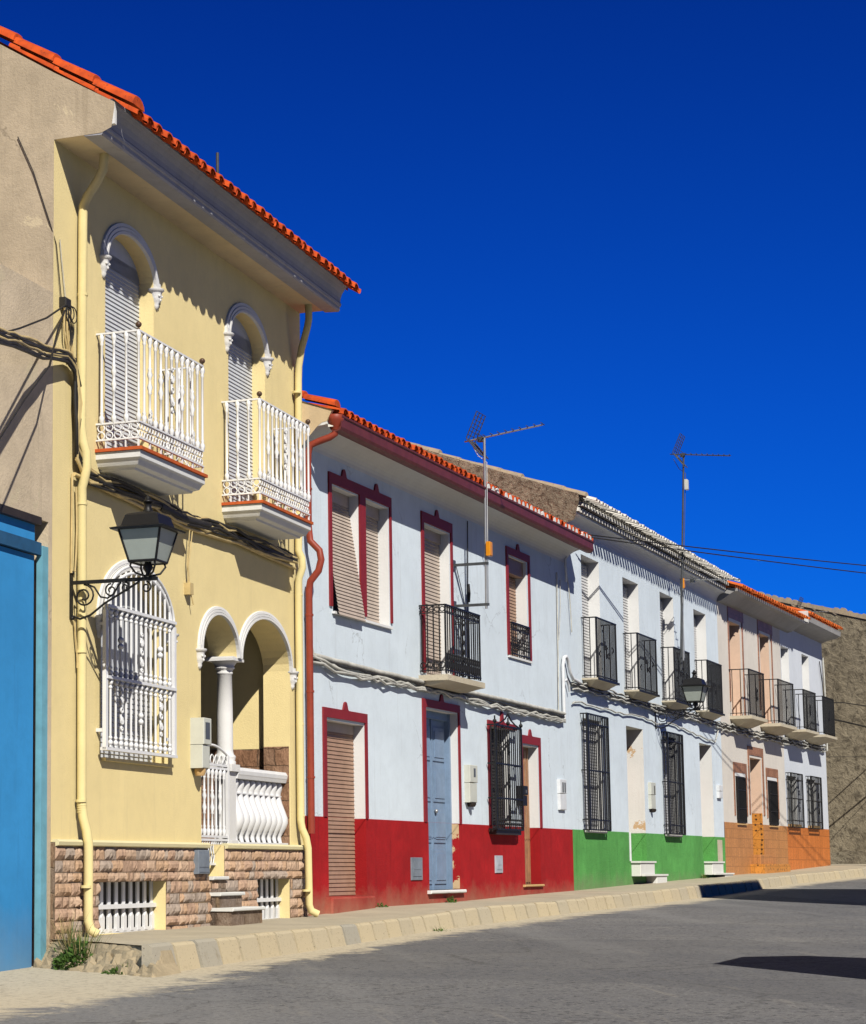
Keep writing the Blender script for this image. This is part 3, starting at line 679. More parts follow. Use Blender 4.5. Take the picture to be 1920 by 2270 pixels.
# --- balconies
def baluster(mb, x, y, z0, z1, r=.0125, n=6, knob=False):
    k = [(r*1.2,z0),(r*2.0,z0+.03),(r*2.1,z0+.06),(r*1.1,z0+.085),(r*1.6,z0+.10),(r*1.0,z0+.115)]
    t = [(r*1.0,z1-.115),(r*1.6,z1-.10),(r*1.1,z1-.085),(r*2.1,z1-.055),(r*2.0,z1-.03),(r*1.1,z1)]
    m = []
    if knob:
        c = (z0+z1)/2; m = [(r,c-.13),(r*1.7,c-.12),(r*1.2,c-.10),(r*2.2,c-.06),(r*1.2,c-.02),(r*1.2,c+.02),(r*2.2,c+.06),(r*1.2,c+.10),(r*1.7,c+.12),(r,c+.13)]
    mb.lathe(k+m+t, x, y, n)
def scroll_panel(mb, x, y, z, h, w, t=.007):
    for s in (-1, 1):
        pts = []
        for i in range(15):
            a = i/14; th = a*2.6*PI; rr = w*(1-.7*a)
            pts.append((x+s*(w*.2+rr*.5*math.cos(th)), y, z+h*.25+rr*.9*math.sin(th)))
        mb.tube(pts, t, 4)
        mb.tube([(p[0], y, 2*z-p[2]) for p in pts], t, 4)
    mb.ring((x, y, z), w*.5, t, 'xz', 8); mb.ring((x, y, z+h*.48), w*.35, t, 'xz', 8); mb.ring((x, y, z-h*.48), w*.35, t, 'xz', 8)
def white_balcony(x0, x1):
    bal = empty('balcony', Y, (0,0,0)); bal.parent = H; bal.location = (0,0,0); bal.rotation_euler = (0,0,0)
    mb = MB()
    steps = [(.0,3.795,.0),(.45,3.795,0),(.45,3.735,0),(.435,3.728,0),(.41,3.705,0),(.40,3.675,0),(.36,3.655,0),(.33,3.64,0),(.0,3.62,0)]
    xa, xb = x0-.0, x1+.0
    def lay(yo, z): ins = .45-yo; return [(xa+ins,0,z),(xa+ins,-yo,z),(xb-ins,-yo,z),(xb-ins,0,z)]
    rings = [lay(.45,3.80),lay(.45,3.735),lay(.43,3.72),lay(.415,3.69),lay(.405,3.672),lay(.36,3.655),lay(.35,3.635)]
    for a, b in zip(rings, rings[1:]):
        for i in range(3): mb.quad(a[i], a[i+1], b[i+1], b[i])
    mb.quad(*rings[0]); mb.quad(*rings[-1]); yb(mb, 'floor_slab', 'bal_white', bal)
    mb = MB(); mb.box(x0-.02, x1+.02, -.475, 0, 3.802, 3.832); yb(mb, 'tiled_floor_edge', 'terracotta_edge', bal)
    rl = MB(); ya = -.43; za, zb_, zt = 3.915, 4.07, 4.93; xl, xr = x0+.01, x1-.01
    for z, t in ((zt,.014), (zb_,.014), (za,.012)):
        rl.box(xl-.012, xr+.012, ya-.014, ya+.014, z-t*.6, z+t*.6)
        for x in (xl, xr): rl.box(x-.012, x+.012, ya+.014, -.0, z-t*.6, z+t*.6)
    nb = 12
    for i in range(nb+1):
        x = xl+(xr-xl)*i/nb; baluster(rl, x, ya, zb_, zt, knob=i in (2,4,8,10))
    for x in (xl, xr):
        for k, yy in enumerate((-.055, -.18, -.305)): baluster(rl, x, yy, zb_, zt, knob=k == 1)
    xm = (xl+xr)/2; scroll_panel(rl, xm, ya-.012, 4.52, .42, .06)
    for i in (2, 10): scroll_panel(rl, xl+(xr-xl)*i/nb, ya-.012, 4.15, .12, .045, .006)
    n2 = 24
    for i in range(n2):
        x = xl+(xr-xl)*(i+.5)/n2; rl.ring((x, ya, 4.03), .03, .007, 'xz', 8, 0, 4); rl.ring((x, ya, 3.955), .03, .007, 'xz', 8, 0, 4)
    for x in (xl, xr):
        for i in range(5):
            yy = ya+.04+i*.085; rl.ring((x, yy, 4.03), .036, .007, 'yz', 8, 0, 4); rl.ring((x, yy, 3.955), .036, .007, 'yz', 8, 0, 4)
    for i in range(7):
        x = xl+(xr-xl)*i/6; rl.box(x-.008, x+.008, ya-.008, ya+.008, 3.83, za)
    for x in (xl, xr):
        for yy in (-.1, -.2, -.3): rl.box(x-.006, x+.006, yy-.006, yy+.006, 3.83, za)
    yb(rl, 'railing', 'white', bal)
    for x in (xl, xr):
        mb = MB(); mb.lathe([(.01,4.93),(.016,4.945),(.008,4.955),(.01,4.96)], x, ya, 8); mb.ball((x, ya, 4.985), .03); yb(mb, 'ball_finial', 'finial', bal)
white_balcony(.932, 2.56); white_balcony(4.20, 5.82)
# --- ground floor grille window
gw = empty('grille_window', Y, (0,0,0)); gw.parent = H; gw.location = (0,0,0); gw.rotation_euler = (0,0,0)
mb = MB(); slats(mb, 1.06, 2.70, .98, 1.75, .19, .05); mb.box(1.06, 2.70, .18, .2, 1.75, 2.8); yb(mb, 'shutter', 'shutter_white', gw)
mb = MB(); archivolt(mb, 1.875, 2.28, .81, .52, AV); yb(mb, 'arch_moulding', 'white_stone', gw)
for xc in (1.0, 2.755): mb = MB(); corbel(mb, xc, 2.28); yb(mb, 'corbel', 'white_stone', gw)
mb = MB(); ya = -.085; xl, xr = .965, 2.635
def fr(x0, x1, z0, z1): mb.box(x0, x1, ya-.018, ya+.018, z0, z1)
fr(xl-.02, xl+.03, 1.04, 2.33); fr(xr-.03, xr+.02, 1.04, 2.33)
cx = (xl+xr)/2; hw = (xr-xl)/2
for sgn, rr in ((1, 0), (1, -.07)): mb.tube([(p[0], ya, p[1]) for p in arc_pts(cx, 2.33, hw+rr, .50+rr)], .016, 6)
nb = 13
for i in range(1, nb+1):
    x = xl+(xr-xl)*i/(nb+1); tz = 2.33+.46*math.sqrt(max(0, 1-((x-cx)/(hw-.04))**2))
    mb.tube([(x, ya, 1.07), (x, ya, tz)], .0125, 6)
    for z0, s in ((1.71,-1), (1.71,1), (2.37,-1), (1.065,1)):
        for q, rr in ((.045,.026), (.09,.02)): mb.ball((x, ya, z0+s*q), rr, 6)
    if i in (3, 11): mb.ball((x, ya, 2.08), .03, 6); mb.ball((x, ya, 2.02), .03, 6)
    if i == 7: mb.ball((x, ya, 1.40), .028, 6); mb.ball((x, ya, 1.34), .028, 6)
for z in (2.37, 1.71): mb.box(xl, xr, ya-.03, ya+.02, z-.014, z+.014)
mb.box(xl-.02, xr+.02, ya-.03, ya+.04, 1.035, 1.062)
scroll_panel(mb, xl+(xr-xl)*7/14, ya-.012, 2.0, .36, .05, .009); scroll_panel(mb, xl+(xr-xl)*3/14, ya-.012, 1.42, .36, .05, .009); scroll_panel(mb, xl+(xr-xl)*11/14, ya-.012, 1.42, .36, .05, .009)
for z in (1.22, 2.2):
    for x in (xl, xr): mb.box(x-.014, x+.014, ya, .0, z-.016, z+.016)
yb(mb, 'grille', 'white', gw)
mb = MB(); mb.box(1.06, 2.70, -.05, .0, .945, .975); yb(mb, 'sill', 'yellow', gw)
# --- porch
po = empty('porch', Y, (0,0,0)); po.parent = H; po.location = (0,0,0); po.rotation_euler = (0,0,0)
mb = MB(); z0, z1, yi, yk, xa, xb = -.127, 2.95, .322, 1.9, 3.45, 6.46
mb.quad((xa,yk,z0),(xb,yk,z0),(xb,yk,z1),(xa,yk,z1)); mb.quad((xa,yi,z1),(xb,yi,z1),(xb,yk,z1),(xa,yk,z1))
mb.quad((xa,yi,1.31),(xa,yk,1.31),(xa,yk,z1),(xa,yi,z1)); mb.quad((xb,yi,1.31),(xb,yk,1.31),(xb,yk,z1),(xb,yi,z1))
mb.quad((xa,yi,z0),(xa,yi,z1),(3.56,yi,z1),(3.56,yi,z0)); mb.quad((6.335,yi,z0),(6.335,yi,z1),(xb,yi,z1),(xb,yi,z0))
yb(mb, 'inner_walls', 'yellow', po)
mb = MB(); mb.quad((xb-.012,yi+.002,z0),(xb-.012,yk,z0),(xb-.012,yk,1.32),(xb-.012,yi+.002,1.32)); mb.quad((xa+.012,yi,z0),(xa+.012,yk,z0),(xa+.012,yk,1.32),(xa+.012,yi,1.32))
mb.quad((6.322,.012,.21),(6.322,.318,.21),(6.322,.318,1.335),(6.322,.012,1.335))
mb.quad((xa,yk-.012,z0),(xb,yk-.012,z0),(xb,yk-.012,1.32),(xa,yk-.012,1.32))
yb(mb, 'stone_wainscot', 'stone_in', po)
mb = MB(); mb.quad((xa,0.0,z0),(4.14,0,z0),(4.14,yk,z0),(xa,yk,z0)); mb.quad((4.14,0,.205),(xb,0,.205),(xb,yk,.205),(4.14,yk,.205)); mb.quad((4.14,0,z0),(4.14,yk,z0),(4.14,yk,.205),(4.14,0,.205)); yb(mb, 'floor', 'concrete', po)
PAV = [(0,0),(0,.036),(.022,.036),(.024,.024),(.028,.024),(.03,.031),(.054,.031),(.056,.019),(.06,.019),(.062,.025),(.09,.02),(.094,0)]
mb = MB(); archivolt(mb, (3.565+4.62)/2, 2.2, .5275, .41, PAV); yb(mb, 'arch_moulding', 'white_stone', po)
mb = MB(); archivolt(mb, (4.72+6.33)/2, 2.2, .805, .51, PAV); yb(mb, 'arch_moulding', 'white_stone', po)
for xc in (3.515, 6.41): mb = MB(); mb.box(xc-.045, xc+.045, -.034, 0, 2.18, 2.24); corbel(mb, xc, 2.2); yb(mb, 'corbel', 'white_stone', po)
cxx, cyy = 4.655, .155
mb = MB(); mb.lathe([(.115,1.06),(.118,1.09),(.105,1.105),(.115,1.13),(.115,1.15),(.095,1.17),(.088,1.20),(.088,1.23),(.0865,1.6),(.080,2.03),(.088,2.035),(.09,2.05),(.082,2.06),(.095,2.085),(.115,2.10),(.10,2.115),(.125,2.15),(.14,2.17)], cxx, cyy, 20)
mb.box(cxx-.16, cxx+.16, cyy-.165, cyy+.16, 2.17, 2.20); mb.box(cxx-.145, cxx+.145, cyy-.15, cyy+.145, 2.2, 2.215)
mb.box(cxx-.125, cxx+.125, cyy-.125, cyy+.125, .985, 1.06)
yb(mb, 'column', 'white_stone', po)
mb = MB(); mb.box(cxx-.09, cxx+.09, cyy-.09, cyy+.09, .205, .985); mb.box(cxx-.115, cxx+.115, cyy-.115, cyy+.115, .205, .25)
mb.box(cxx-.094, cxx-.09, cyy-.055, cyy+.055, .32, .92); mb.tube([(cxx-.095, cyy-.05*math.cos(PI*i/8), .88+.04*math.sin(PI*i/8)) for i in range(9)], .004, 4)
yb(mb, 'pedestal', 'white_stone', po)
bl = MB(); bl.sweepx([(.05,.915),(.04,.95),(.035,.96),(.03,1.0),(.05,1.035),(.16,1.035),(.175,.99),(.165,.915)], 4.75, 6.325, smooth=False)
bl.box(4.75, 6.325, .03, .17, .206, .235)
bz = [(.235,.07,.030),(.27,.085,.040),(.31,.095,.052),(.35,.075,.058),(.40,.05,.072),(.46,.035,.082),(.52,.04,.084),(.60,.065,.078),(.68,.09,.068),(.76,.105,.058),(.80,.105,.066),(.84,.095,.07),(.88,.085,.062),(.915,.09,.045)]
nbl = 9
for i in range(nbl):
    x = 4.84+(6.25-4.84)*i/(nbl-1); vs = []; n = 12
    for z, yc, hw in bz:
        for j in range(n):
            a = 2*PI*j/n; vs.append((x+hw*1.03*math.cos(a), yc+.03+hw*.62*math.sin(a), z))
    bl.add(vs, [(r*n+j, r*n+(j+1) % n, (r+1)*n+(j+1) % n, (r+1)*n+j) for r in range(len(bz)-1) for j in range(n)], 0, True)
for z in (.335, .755): bl.box(4.78, 6.3, .10, .135, z, z+.014)
yb(bl, 'balustrade', 'white', po)
mb = MB(); ga, gb, gy = 3.60, 4.50, .07
for z in (.0, .25, .285, 1.0, 1.035): mb.box(ga, gb, gy-.012, gy+.012, z-.012, z+.012)
for x in (ga, gb): mb.box(x-.018, x+.018, gy-.018, gy+.018, -.06, 1.15)
for i in range(1, 8):
    x = ga+(gb-ga)*i/8; baluster(mb, x, gy, .29, 1.0, .012, 6, i % 2 == 0)
    for k in range(2): pass
for i in range(14):
    x = ga+(gb-ga)*(i+.5)/14; mb.tube([(x-.02, gy, .0), (x+.018, gy, .08), (x-.018, gy, .16), (x+.02, gy, .25)], .008, 4)
for i in range(7): mb.ring((ga+(gb-ga)*(i+.5)/7, gy, 1.09), .05, .008, 'xz', 10, 0, 4)
pts = [(ga+(gb-ga)*t/12, gy, 1.15+.09*math.sin(PI*t/12)) for t in range(13)]; mb.tube(pts, .014, 5)
yb(mb, 'gate', 'white', po)
st = empty('stairs', Y, (0,0,0)); st.parent = H; st.location = (0,0,0); st.rotation_euler = (0,0,0)
for xe, yo, zt in ((4.62,.27,-.445), (4.37,.135,-.29), (4.10,.06,-.127)):
    mb = MB(); mb.box(3.70, xe, -yo, -.037, -1.1, zt-.035); yb(mb, 'riser', 'stone', st)
    mb = MB(); mb.bevbox(3.685, xe+.03, -yo-.03, -.036, zt-.035, zt, .008); yb(mb, 'tread', 'marble', st)
# --- cellar windows
for x0, x1 in ((.94,2.53), (5.10,6.17)):
    bw = empty('cellar_window', Y, (0,0,0)); bw.parent = H; bw.location = (0,0,0); bw.rotation_euler = (0,0,0)
    mb = MB(); mb.quad((x0,.162,-.66),(x1,.162,-.66),(x1,.162,-.15),(x0,.162,-.15)); yb(mb, 'opening', 'dark_room', bw)
    mb = MB(); n = int((x1-x0)/.165)
    for i in range(n+1):
        x = x0+.03+(x1-x0-.06)*i/n; mb.box(x-.033, x+.033, .10, .115, -.60, -.165)
        for j in range(2): pass
        mb.prism([(x-.035,-.625),(x+.035,-.625),(x+.035,-.49),(x,-.455),(x-.035,-.49)], .085, .1)
    mb.box(x0, x1+.0, .065, .10, -.415, -.375); mb.box(x0, x1, .09, .118, -.655, -.60)
    yb(mb, 'grille', 'white', bw)
mb = MB(); mb.bevbox(3.255, 3.565, -.092, -.035, -.10, .14, .006); mb.box(3.28, 3.54, -.097, -.092, -.03, .10); mb.box(3.28, 3.54, -.097, -.092, -.08, -.05); yb(mb, 'utility_hatch', 'hatch')
# --- rain pipes
mb = MB(); mb.tube([(.56,-.25,6.53),(.55,-.24,6.38),(.54,-.19,6.28),(.51,-.10,6.13),(.50,-.065,6.04),(.50,-.06,5.9),(.48,-.06,3.95),(.485,-.075,3.82),(.49,-.105,3.72),(.49,-.11,3.58),(.49,-.09,3.48),(.49,-.065,3.4),(.50,-.06,3.3),(.51,-.06,.55),(.51,-.075,.42),(.52,-.105,.30),(.53,-.12,.18),(.53,-.12,-.5),(.54,-.14,-.58),(.56,-.20,-.62)], .043, 10)
for z in (5.2, 3.25, 1.9, .56, -.2): mb.tube([(.50,-.11 if z < .3 else -.06,z-.012),(.50,-.11 if z < .3 else -.06,z+.012)], .050, 10)
for i in range(4): z = .52-i*.02; mb.tube([(.51,-.063,z-.004),(.51,-.063,z+.004)], .047, 10)
yb(mb, 'rain_pipe', 'yellow_pipe')
mb = MB(); mb.tube([(6.50,-.22,6.53),(6.50,-.22,6.36),(6.50,-.20,6.26),(6.52,-.12,6.02),(6.56,-.07,5.82),(6.57,-.06,5.66),(6.54,-.06,4.0),(6.52,-.06,3.62),(6.52,-.10,3.53),(6.51,-.11,3.42),(6.50,-.07,3.30),(6.50,-.06,3.2),(6.50,-.06,.50),(6.51,-.075,.40),(6.54,-.11,.30),(6.55,-.13,.18),(6.57,-.13,-.46),(6.58,-.15,-.53),(6.62,-.22,-.57)], .043, 10)
for z in (5.5, 3.1, 1.6, .55, -.3): mb.tube([(6.51,-.12 if z < .3 else -.06,z-.012),(6.51,-.12 if z < .3 else -.06,z+.012)], .050, 10)
yb(mb, 'rain_pipe', 'yellow_pipe')

# things fixed on the yellow house
mb = MB(); mb.tube([(8.0,1.5,7.0),(8.0,1.5,9.08)], .022, 6); mb.build('mast', 'galv_dark', None, Y, (8.0,1.5,7.0), label='thin dark bare mast rising behind the tiled eave of the yellow house', category='mast')
bx = empty('meter_box', Y, (3.30,0,1.2), label='white two part electric meter box on the yellow wall beside the porch', category='meter box', group='meter boxes on the house fronts')
mb = MB(); mb.bevbox(3.27, 3.48, -.15, 0, 1.205, 1.475, .006); mb.build('upper_case', 'box_beige', bx, None, (3.30,0,1.2))
mb = MB(); mb.bevbox(3.27, 3.47, -.135, 0, .965, 1.20, .006); mb.build('lower_case', 'box_beige', bx, None, (3.30,0,1.2))
mb = MB(); mb.box(3.31, 3.43, -.153, -.149, 1.26, 1.43); mb.build('window', 'box_glass', bx, None, (3.30,0,1.2))
mb = MB(); mb.lathe([(.045,.89),(.06,.93),(.06,.965)], 3.36, -.07, 10); mb.build('cable_gland', 'sill_tan', bx, None, (3.30,0,1.2))

def street_lamp(house, x, zb, label):
    """wall lantern: base plate, bar and scroll bracket, tapered four sided lantern"""
    b = (x, 0, zb); t = empty('wall_lamp', house, b, label=label, category='street lamp', group='black wall lanterns above the street')
    bd = lambda mb, n, m, p=t: mb.build(n, m, p, None, (x,0,0))
    mb = MB(); mb.box(x-.02, x+.02, -.02, 0, -.33, .10); mb.ball((x,-.02,.09), .02, 6); mb.ball((x,-.02,-.32), .02, 6)
    mb.box(x-.016, x+.016, -.85, -.02, -.016, .016)
    def spiral(cy, cz, r0, turns, a0, dirn=1):
        return [(x, cy+r0*(1-.72*i/26)*math.cos(a0+dirn*2*PI*turns*i/26), cz+r0*(1-.72*i/26)*math.sin(a0+dirn*2*PI*turns*i/26)) for i in range(27)]
    mb.tube(spiral(-.135,-.125,.105,1.6,PI*.5,1), .009, 5)
    mb.tube(spiral(-.40,-.085,.06,1.4,PI*.5,-1), .008, 5); mb.tube(spiral(-.54,-.065,.045,1.4,PI*.5,1), .008, 5); mb.tube(spiral(-.745,-.075,.05,1.4,PI*.5,1), .008, 5)
    mb.tube([(x,-.02,-.30),(x,-.10,-.33),(x,-.20,-.30),(x,-.34,-.20),(x,-.55,-.09),(x,-.68,-.02)], .011, 5)
    mb.tube([(x,-.17,-.02),(x,-.24,-.05),(x,-.30,-.14),(x,-.37,-.155),(x,-.43,-.12),(x,-.47,-.05),(x,-.5,-.02)], .009, 5)
    bd(mb, 'bracket', 'iron')
    cy = -.76
    def fr4(h, z): return [(x-h,cy-h,z),(x+h,cy-h,z),(x+h,cy+h,z),(x-h,cy+h,z)]
    mb = MB(); a, b2 = fr4(.128,.148), fr4(.20,.435)
    for i in range(4): mb.quad(a[i], a[(i+1)%4], b2[(i+1)%4], b2[i])
    mb.quad(*a); bd(mb, 'glass', 'lamp_glass')
    mb = MB()
    for i in range(4): mb.tube([Vector(a[i]), Vector(b2[i])], .012, 5); mb.tube([a[i], a[(i+1)%4]], .013, 5); mb.tube([b2[i], b2[(i+1)%4]], .012, 5)
    for sx_, sy_ in ((-1,-1),(1,-1),(1,1),(-1,1)): mb.tube([(x+sx_*.11,cy+sy_*.11,.148),(x+sx_*.12,cy+sy_*.12,.11),(x+sx_*.085,cy+sy_*.085,.05),(x,cy,.015)], .010, 5)
    mb.lathe([(.035,.012),(.02,.05),(.05,.10),(.03,.148)], x, cy, 8); bd(mb, 'frame', 'iron')
    mb = MB(); L = [fr4(.255,.425), fr4(.262,.44), fr4(.185,.462), fr4(.155,.56), fr4(.135,.575), fr4(.05,.60)]
    for p, q in zip(L, L[1:]):
        for i in range(4): mb.quad(p[i], p[(i+1)%4], q[(i+1)%4], q[i])
    mb.quad(*L[0]); mb.lathe([(.05,.60),(.038,.62),(.03,.66),(.045,.685),(.06,.69),(.03,.705),(.022,.73),(.004,.75)], x, cy, 10); bd(mb, 'hood', 'iron')
    return t
street_lamp(Y, .385, 2.512, 'near black wall lantern on a scroll bracket in front of the yellow house')
street_lamp(G, 5.95, 2.862, 'far black wall lantern beside the balconies of the white and green house')

# ================================================================== generic parts for the other houses
def sub(name, parent):
    o = bpy.data.objects.new(name, None); COL.objects.link(o); o.parent = parent; o.empty_display_size = .1; return o
def persiana(parent, house_build, x0, x1, z0, z1, y, mat, pitch=.05, y_bot=None, box=.0):
    mb = MB(); slats(mb, x0, x1, z0, z1, y, pitch, .012, y_bot)
    mb.quad((x0,y+.03,z0),(x1,y+.03,z0),(x1,y+.03,z1+.1),(x0,y+.03,z1+.1))
    return house_build(mb, 'shutter', mat, parent)
def iron_rail(mb, x0, x1, dep, z0, z1, nf, ns, r=.008, ywall=0, frieze=False, foot=False, rings=True):
    xl, xr, ya = x0+.012, x1-.012, -dep
    for z, t in ((z1,.014), (z0+.02,.010)):
        mb.box(xl-.014, xr+.014, ya-.014, ya+.014, z-t, z+t*.4)
        for x in (xl, xr): mb.box(x-.012, x+.012, ya+.014, ywall, z-t, z+t*.4)
    for i in range(nf+1):
        x = xl+(xr-xl)*i/nf; mb.tube([(x,ya,z0-.02),(x,ya,z1)], r*(1.5 if i in (0,nf) else 1), 5)
    for x in (xl, xr):
        for i in range(1, ns+1):
            yy = ya+(dep+ywall)*i/(ns+.35); mb.tube([(x,yy,z0),(x,yy,z1)], r, 5)
    if frieze:
        zf = z1-.11; mb.box(xl, xr, ya-.006, ya+.006, zf-.006, zf+.006)
        for i in range(nf):
            x = xl+(xr-xl)*(i+.5)/nf; mb.ring((x,ya,z1-.06), .036, .007, 'xz', 8, 0, 4)
        for x in (xl, xr):
            mb.box(x-.006, x+.006, ya, ywall, zf-.006, zf+.006)
            for i in range(5): mb.ring((x, ya+.04+i*.075, z1-.06), .034, .007, 'yz', 8, 0, 4)
    if foot:
        for i in range(nf):
            x = xl+(xr-xl)*(i+.5)/nf
            for s in (-1,1): mb.tube([(x+s*.035,ya,z0+.02),(x+s*.012,ya,z0+.10),(x+s*.03,ya,z0+.16),(x,ya,z0+.23)], .008, 4)
            mb.ball((x,ya,z0+.24), .016, 5)
        for x in (xl, xr):
            for i in range(4): yy = ya+.05+i*.09; mb.ring((x,yy,z0+.09), .04, .007, 'yz', 8, 0, 4)
def slab(mb, x0, x1, dep, zt, th, under, taper=.14):
    a = [(x0,0,zt),(x0,-dep,zt),(x1,-dep,zt),(x1,0,zt)]
    b = [(x0,0,zt-th),(x0,-dep,zt-th),(x1,-dep,zt-th),(x1,0,zt-th)]
    c = [(x0+.04,0,zt-th-.01),(x0+.04,-dep+.05,zt-th-.01),(x1-.04,-dep+.05,zt-th-.01),(x1-.04,0,zt-th-.01)]
    d = [(x0+taper,0,zt-th-under),(x0+taper,-dep*.35,zt-th-under),(x1-taper,-dep*.35,zt-th-under),(x1-taper,0,zt-th-under)]
    L = [a, b, c, d]
    for p, q in zip(L, L[1:]):
        for i in range(3): mb.quad(p[i], p[i+1], q[i+1], q[i])
    mb.quad(*a); mb.quad(*d)
def window_grille(mb, x0, x1, z0, z1, y, n, rails=(), ywall=0, r=.009, basket=True):
    for x in (x0, x1): mb.box(x-.014, x+.014, y-.014, y+.014, z0, z1)
    for z in [z0, z1]+list(rails): mb.box(x0, x1, y-.012, y+.012, z-.012, z+.012)
    for i in range(1, n):
        x = x0+(x1-x0)*i/n; mb.tube([(x,y,z0),(x,y,z1)], r, 5)
    if basket:
        for x in (x0, x1):
            for z in (z0, z1)+tuple(rails): mb.box(x-.010, x+.010, y, ywall, z-.010, z+.010)
            mb.tube([(x,(y+ywall)/2,z0),(x,(y+ywall)/2,z1)], r, 5)
def knob(mb, x, z, w=.075, h=.11, y0=-.022, y1=0):
    pts = [(x-w*1.5,z),(x-w,z+h*.15),(x-w*.75,z+h*.55),(x-w*.45,z+h*.88),(x,z+h),(x+w*.45,z+h*.88),(x+w*.75,z+h*.55),(x+w,z+h*.15),(x+w*1.5,z)]
    mb.prism(pts, y0, y1)
def surround(mb, x0, x1, xo0, xo1, ztop, zin, zbot, knobs=(), y0=-.022):
    """painted band: lintel strip and two side strips, with little rounded crests"""
    mb.box(x0, x1, y0, 0, zin, ztop)
    mb.box(x0, xo0, y0, 0, zbot, zin-.0005); mb.box(xo1, x1, y0, 0, zbot, zin-.0005)
    for k in knobs: knob(mb, k, ztop-.004, y0=y0-.001)

# ================================================================== WHITE AND RED HOUSE
H = empty('red_and_white_house', W, (0,0,-.55), label='white two storey house with red painted base, red window bands and tiled eave', category='house')
WB = (0,0,-.55)
def wb(mb, name, mats, parent=None, **k): return mb.build(name, mats, parent or H, None, WB, **k)
ops = [op(.965,1.866,3.05,4.60,.17), op(2.10,2.955,3.05,4.60,.17), op(4.37,5.42,2.50,4.60,.17), op(8.24,9.16,3.13,4.655,.2),
       op(.714,1.975,-.385,1.715,.17), op(4.325,5.63,-.35,2.08,.22), op(7.13,8.12,.47,2.0,.2), op(8.73,9.555,-.31,1.80,.2)]
mb = MB(); facade(mb, 0, XW, .557, 5.2, ops); mb.quad((0,0,.557),(0,8,.557),(0,8,5.2),(0,0,5.2)); wb(mb, 'wall', ['pale_blue','white_reveal'])
mb = MB(); facade(mb, 0, XW, -1.1, .555, ops, -.008)
mb.quad((0,-.008,.555),(XW,-.008,.555),(XW,0,.557),(0,0,.557)); wb(mb, 'red_base', ['red_dado','red_dado'])
mb = MB(); mb.quad((5.626,.0,-.34),(5.626,.2,-.34),(5.626,.2,.55),(5.626,.0,.55)); wb(mb, 'peeling_reveal', 'red_peel')
# eave: curved plaster cove, white tile-end row, gutter
mb = MB(); prof = [(0,4.93)]+[(-.30*(1-math.cos(a)), 4.93+.22*math.sin(a)) for a in [PI/2*i/8 for i in range(1,9)]]+[(-.33,5.16),(-.33,5.24),(0,5.24)]
mb.sweepx(prof, .004, XW+.02); wb(mb, 'eave_cove', 'white_reveal')
mb = MB()
for i in range(52):
    x = .12+(XW-.15)*i/51; vs = []
    for yy in (-.33, -.395):
        for a in range(7): t = PI*a/6; vs.append((x+.085*math.cos(t), yy, 5.125+.075*math.sin(t)))
    mb.add(vs, [(a,a+1,8+a,7+a) for a in range(6)], 0, True); mb.add(vs[7:], [tuple(range(7))])
wb(mb, 'tile_corbel_row', 'white_tile')
mb = MB(); prof = [(-.34,5.20)]+[(-.415+.075*math.cos(t), 5.135-.075*math.sin(t)+.0) for t in [PI*i/8 for i in range(9)]]+[(-.49,5.24),(-.505,5.25),(-.505,5.262),(-.485,5.262),(-.475,5.25),(-.475,5.15),(-.35,5.15),(-.35,5.26),(-.335,5.26)]
prof = [(-.345,5.262),(-.345,5.11),(-.37,5.075),(-.43,5.065),(-.475,5.085),(-.49,5.12),(-.49,5.225),(-.505,5.235),(-.505,5.258),(-.482,5.258),(-.478,5.13),(-.43,5.085),(-.36,5.095),(-.355,5.262)]
mb.sweepx(prof, .06, XW-.06)
for i in range(9): x = .5+i*1.32; mb.box(x-.012, x+.012, -.512, -.34, 5.262, 5.27)
wb(mb, 'gutter', 'gutter')
RF = MB(); roof_deck(RF, 0.02, XW, -.30, 5.29, .2, 4.6, .06, 8.5); roof = wb(RF, 'roof', 'terracotta')
mb = MB(); barrel_row(mb, .16, 5.75, .21, -.47, 5.28, .30, .45, .094, jit=.014); wb(mb, 'eave_tiles', 'terracotta', roof)
mb = MB(); barrel_row(mb, 5.75, XW, .21, -.46, 5.28, .30, .45, .09, jit=.014)
for i in range(27):
    x = 5.75+.21*(i+.5)+random.uniform(-.01,.01); pts = [(x+.07*math.cos(PI*a/6)*random.uniform(.85,1), 5.285+.072*math.sin(PI*a/6)) for a in range(7)]
    if random.random() < .88: mb.prism(pts, -.462, -.40, 1)
wb(mb, 'weathered_eave_tiles', ['terracotta','white_stone'], roof)
mb = MB(); vs = []
for k in range(3):
    y0 = -.45+k*.4; z0 = 5.345+(y0+.45)*.36+.012; vs = []
    for (yy, zz, rr) in ((y0,z0,.10),(y0+.45,z0+.14,.086)):
        for a in range(8): t = PI*a/7; vs.append((.05+rr*math.cos(t), yy, zz+rr*.85*math.sin(t)))
    mb.add(vs, [(a,a+1,9+a,8+a) for a in range(7)], 0, True); mb.add(vs[:8], [tuple(range(8))])
wb(mb, 'verge_tiles', 'terracotta', roof)
mb = MB(); mb.add([(0,.01,4.9),(0,-.20,5.13),(0,-.27,5.18),(0,-.33,5.19),(0,-.40,5.32),(0,-.05,5.45),(0,.9,5.75),(0,.9,4.9)], [tuple(range(8))]); mb.add([(0,-.335,5.19),(0,-.40,5.32),(.05,-.40,5.32),(.05,-.335,5.19)], [(0,1,2,3)]); wb(mb, 'eave_end', 'beige_end')
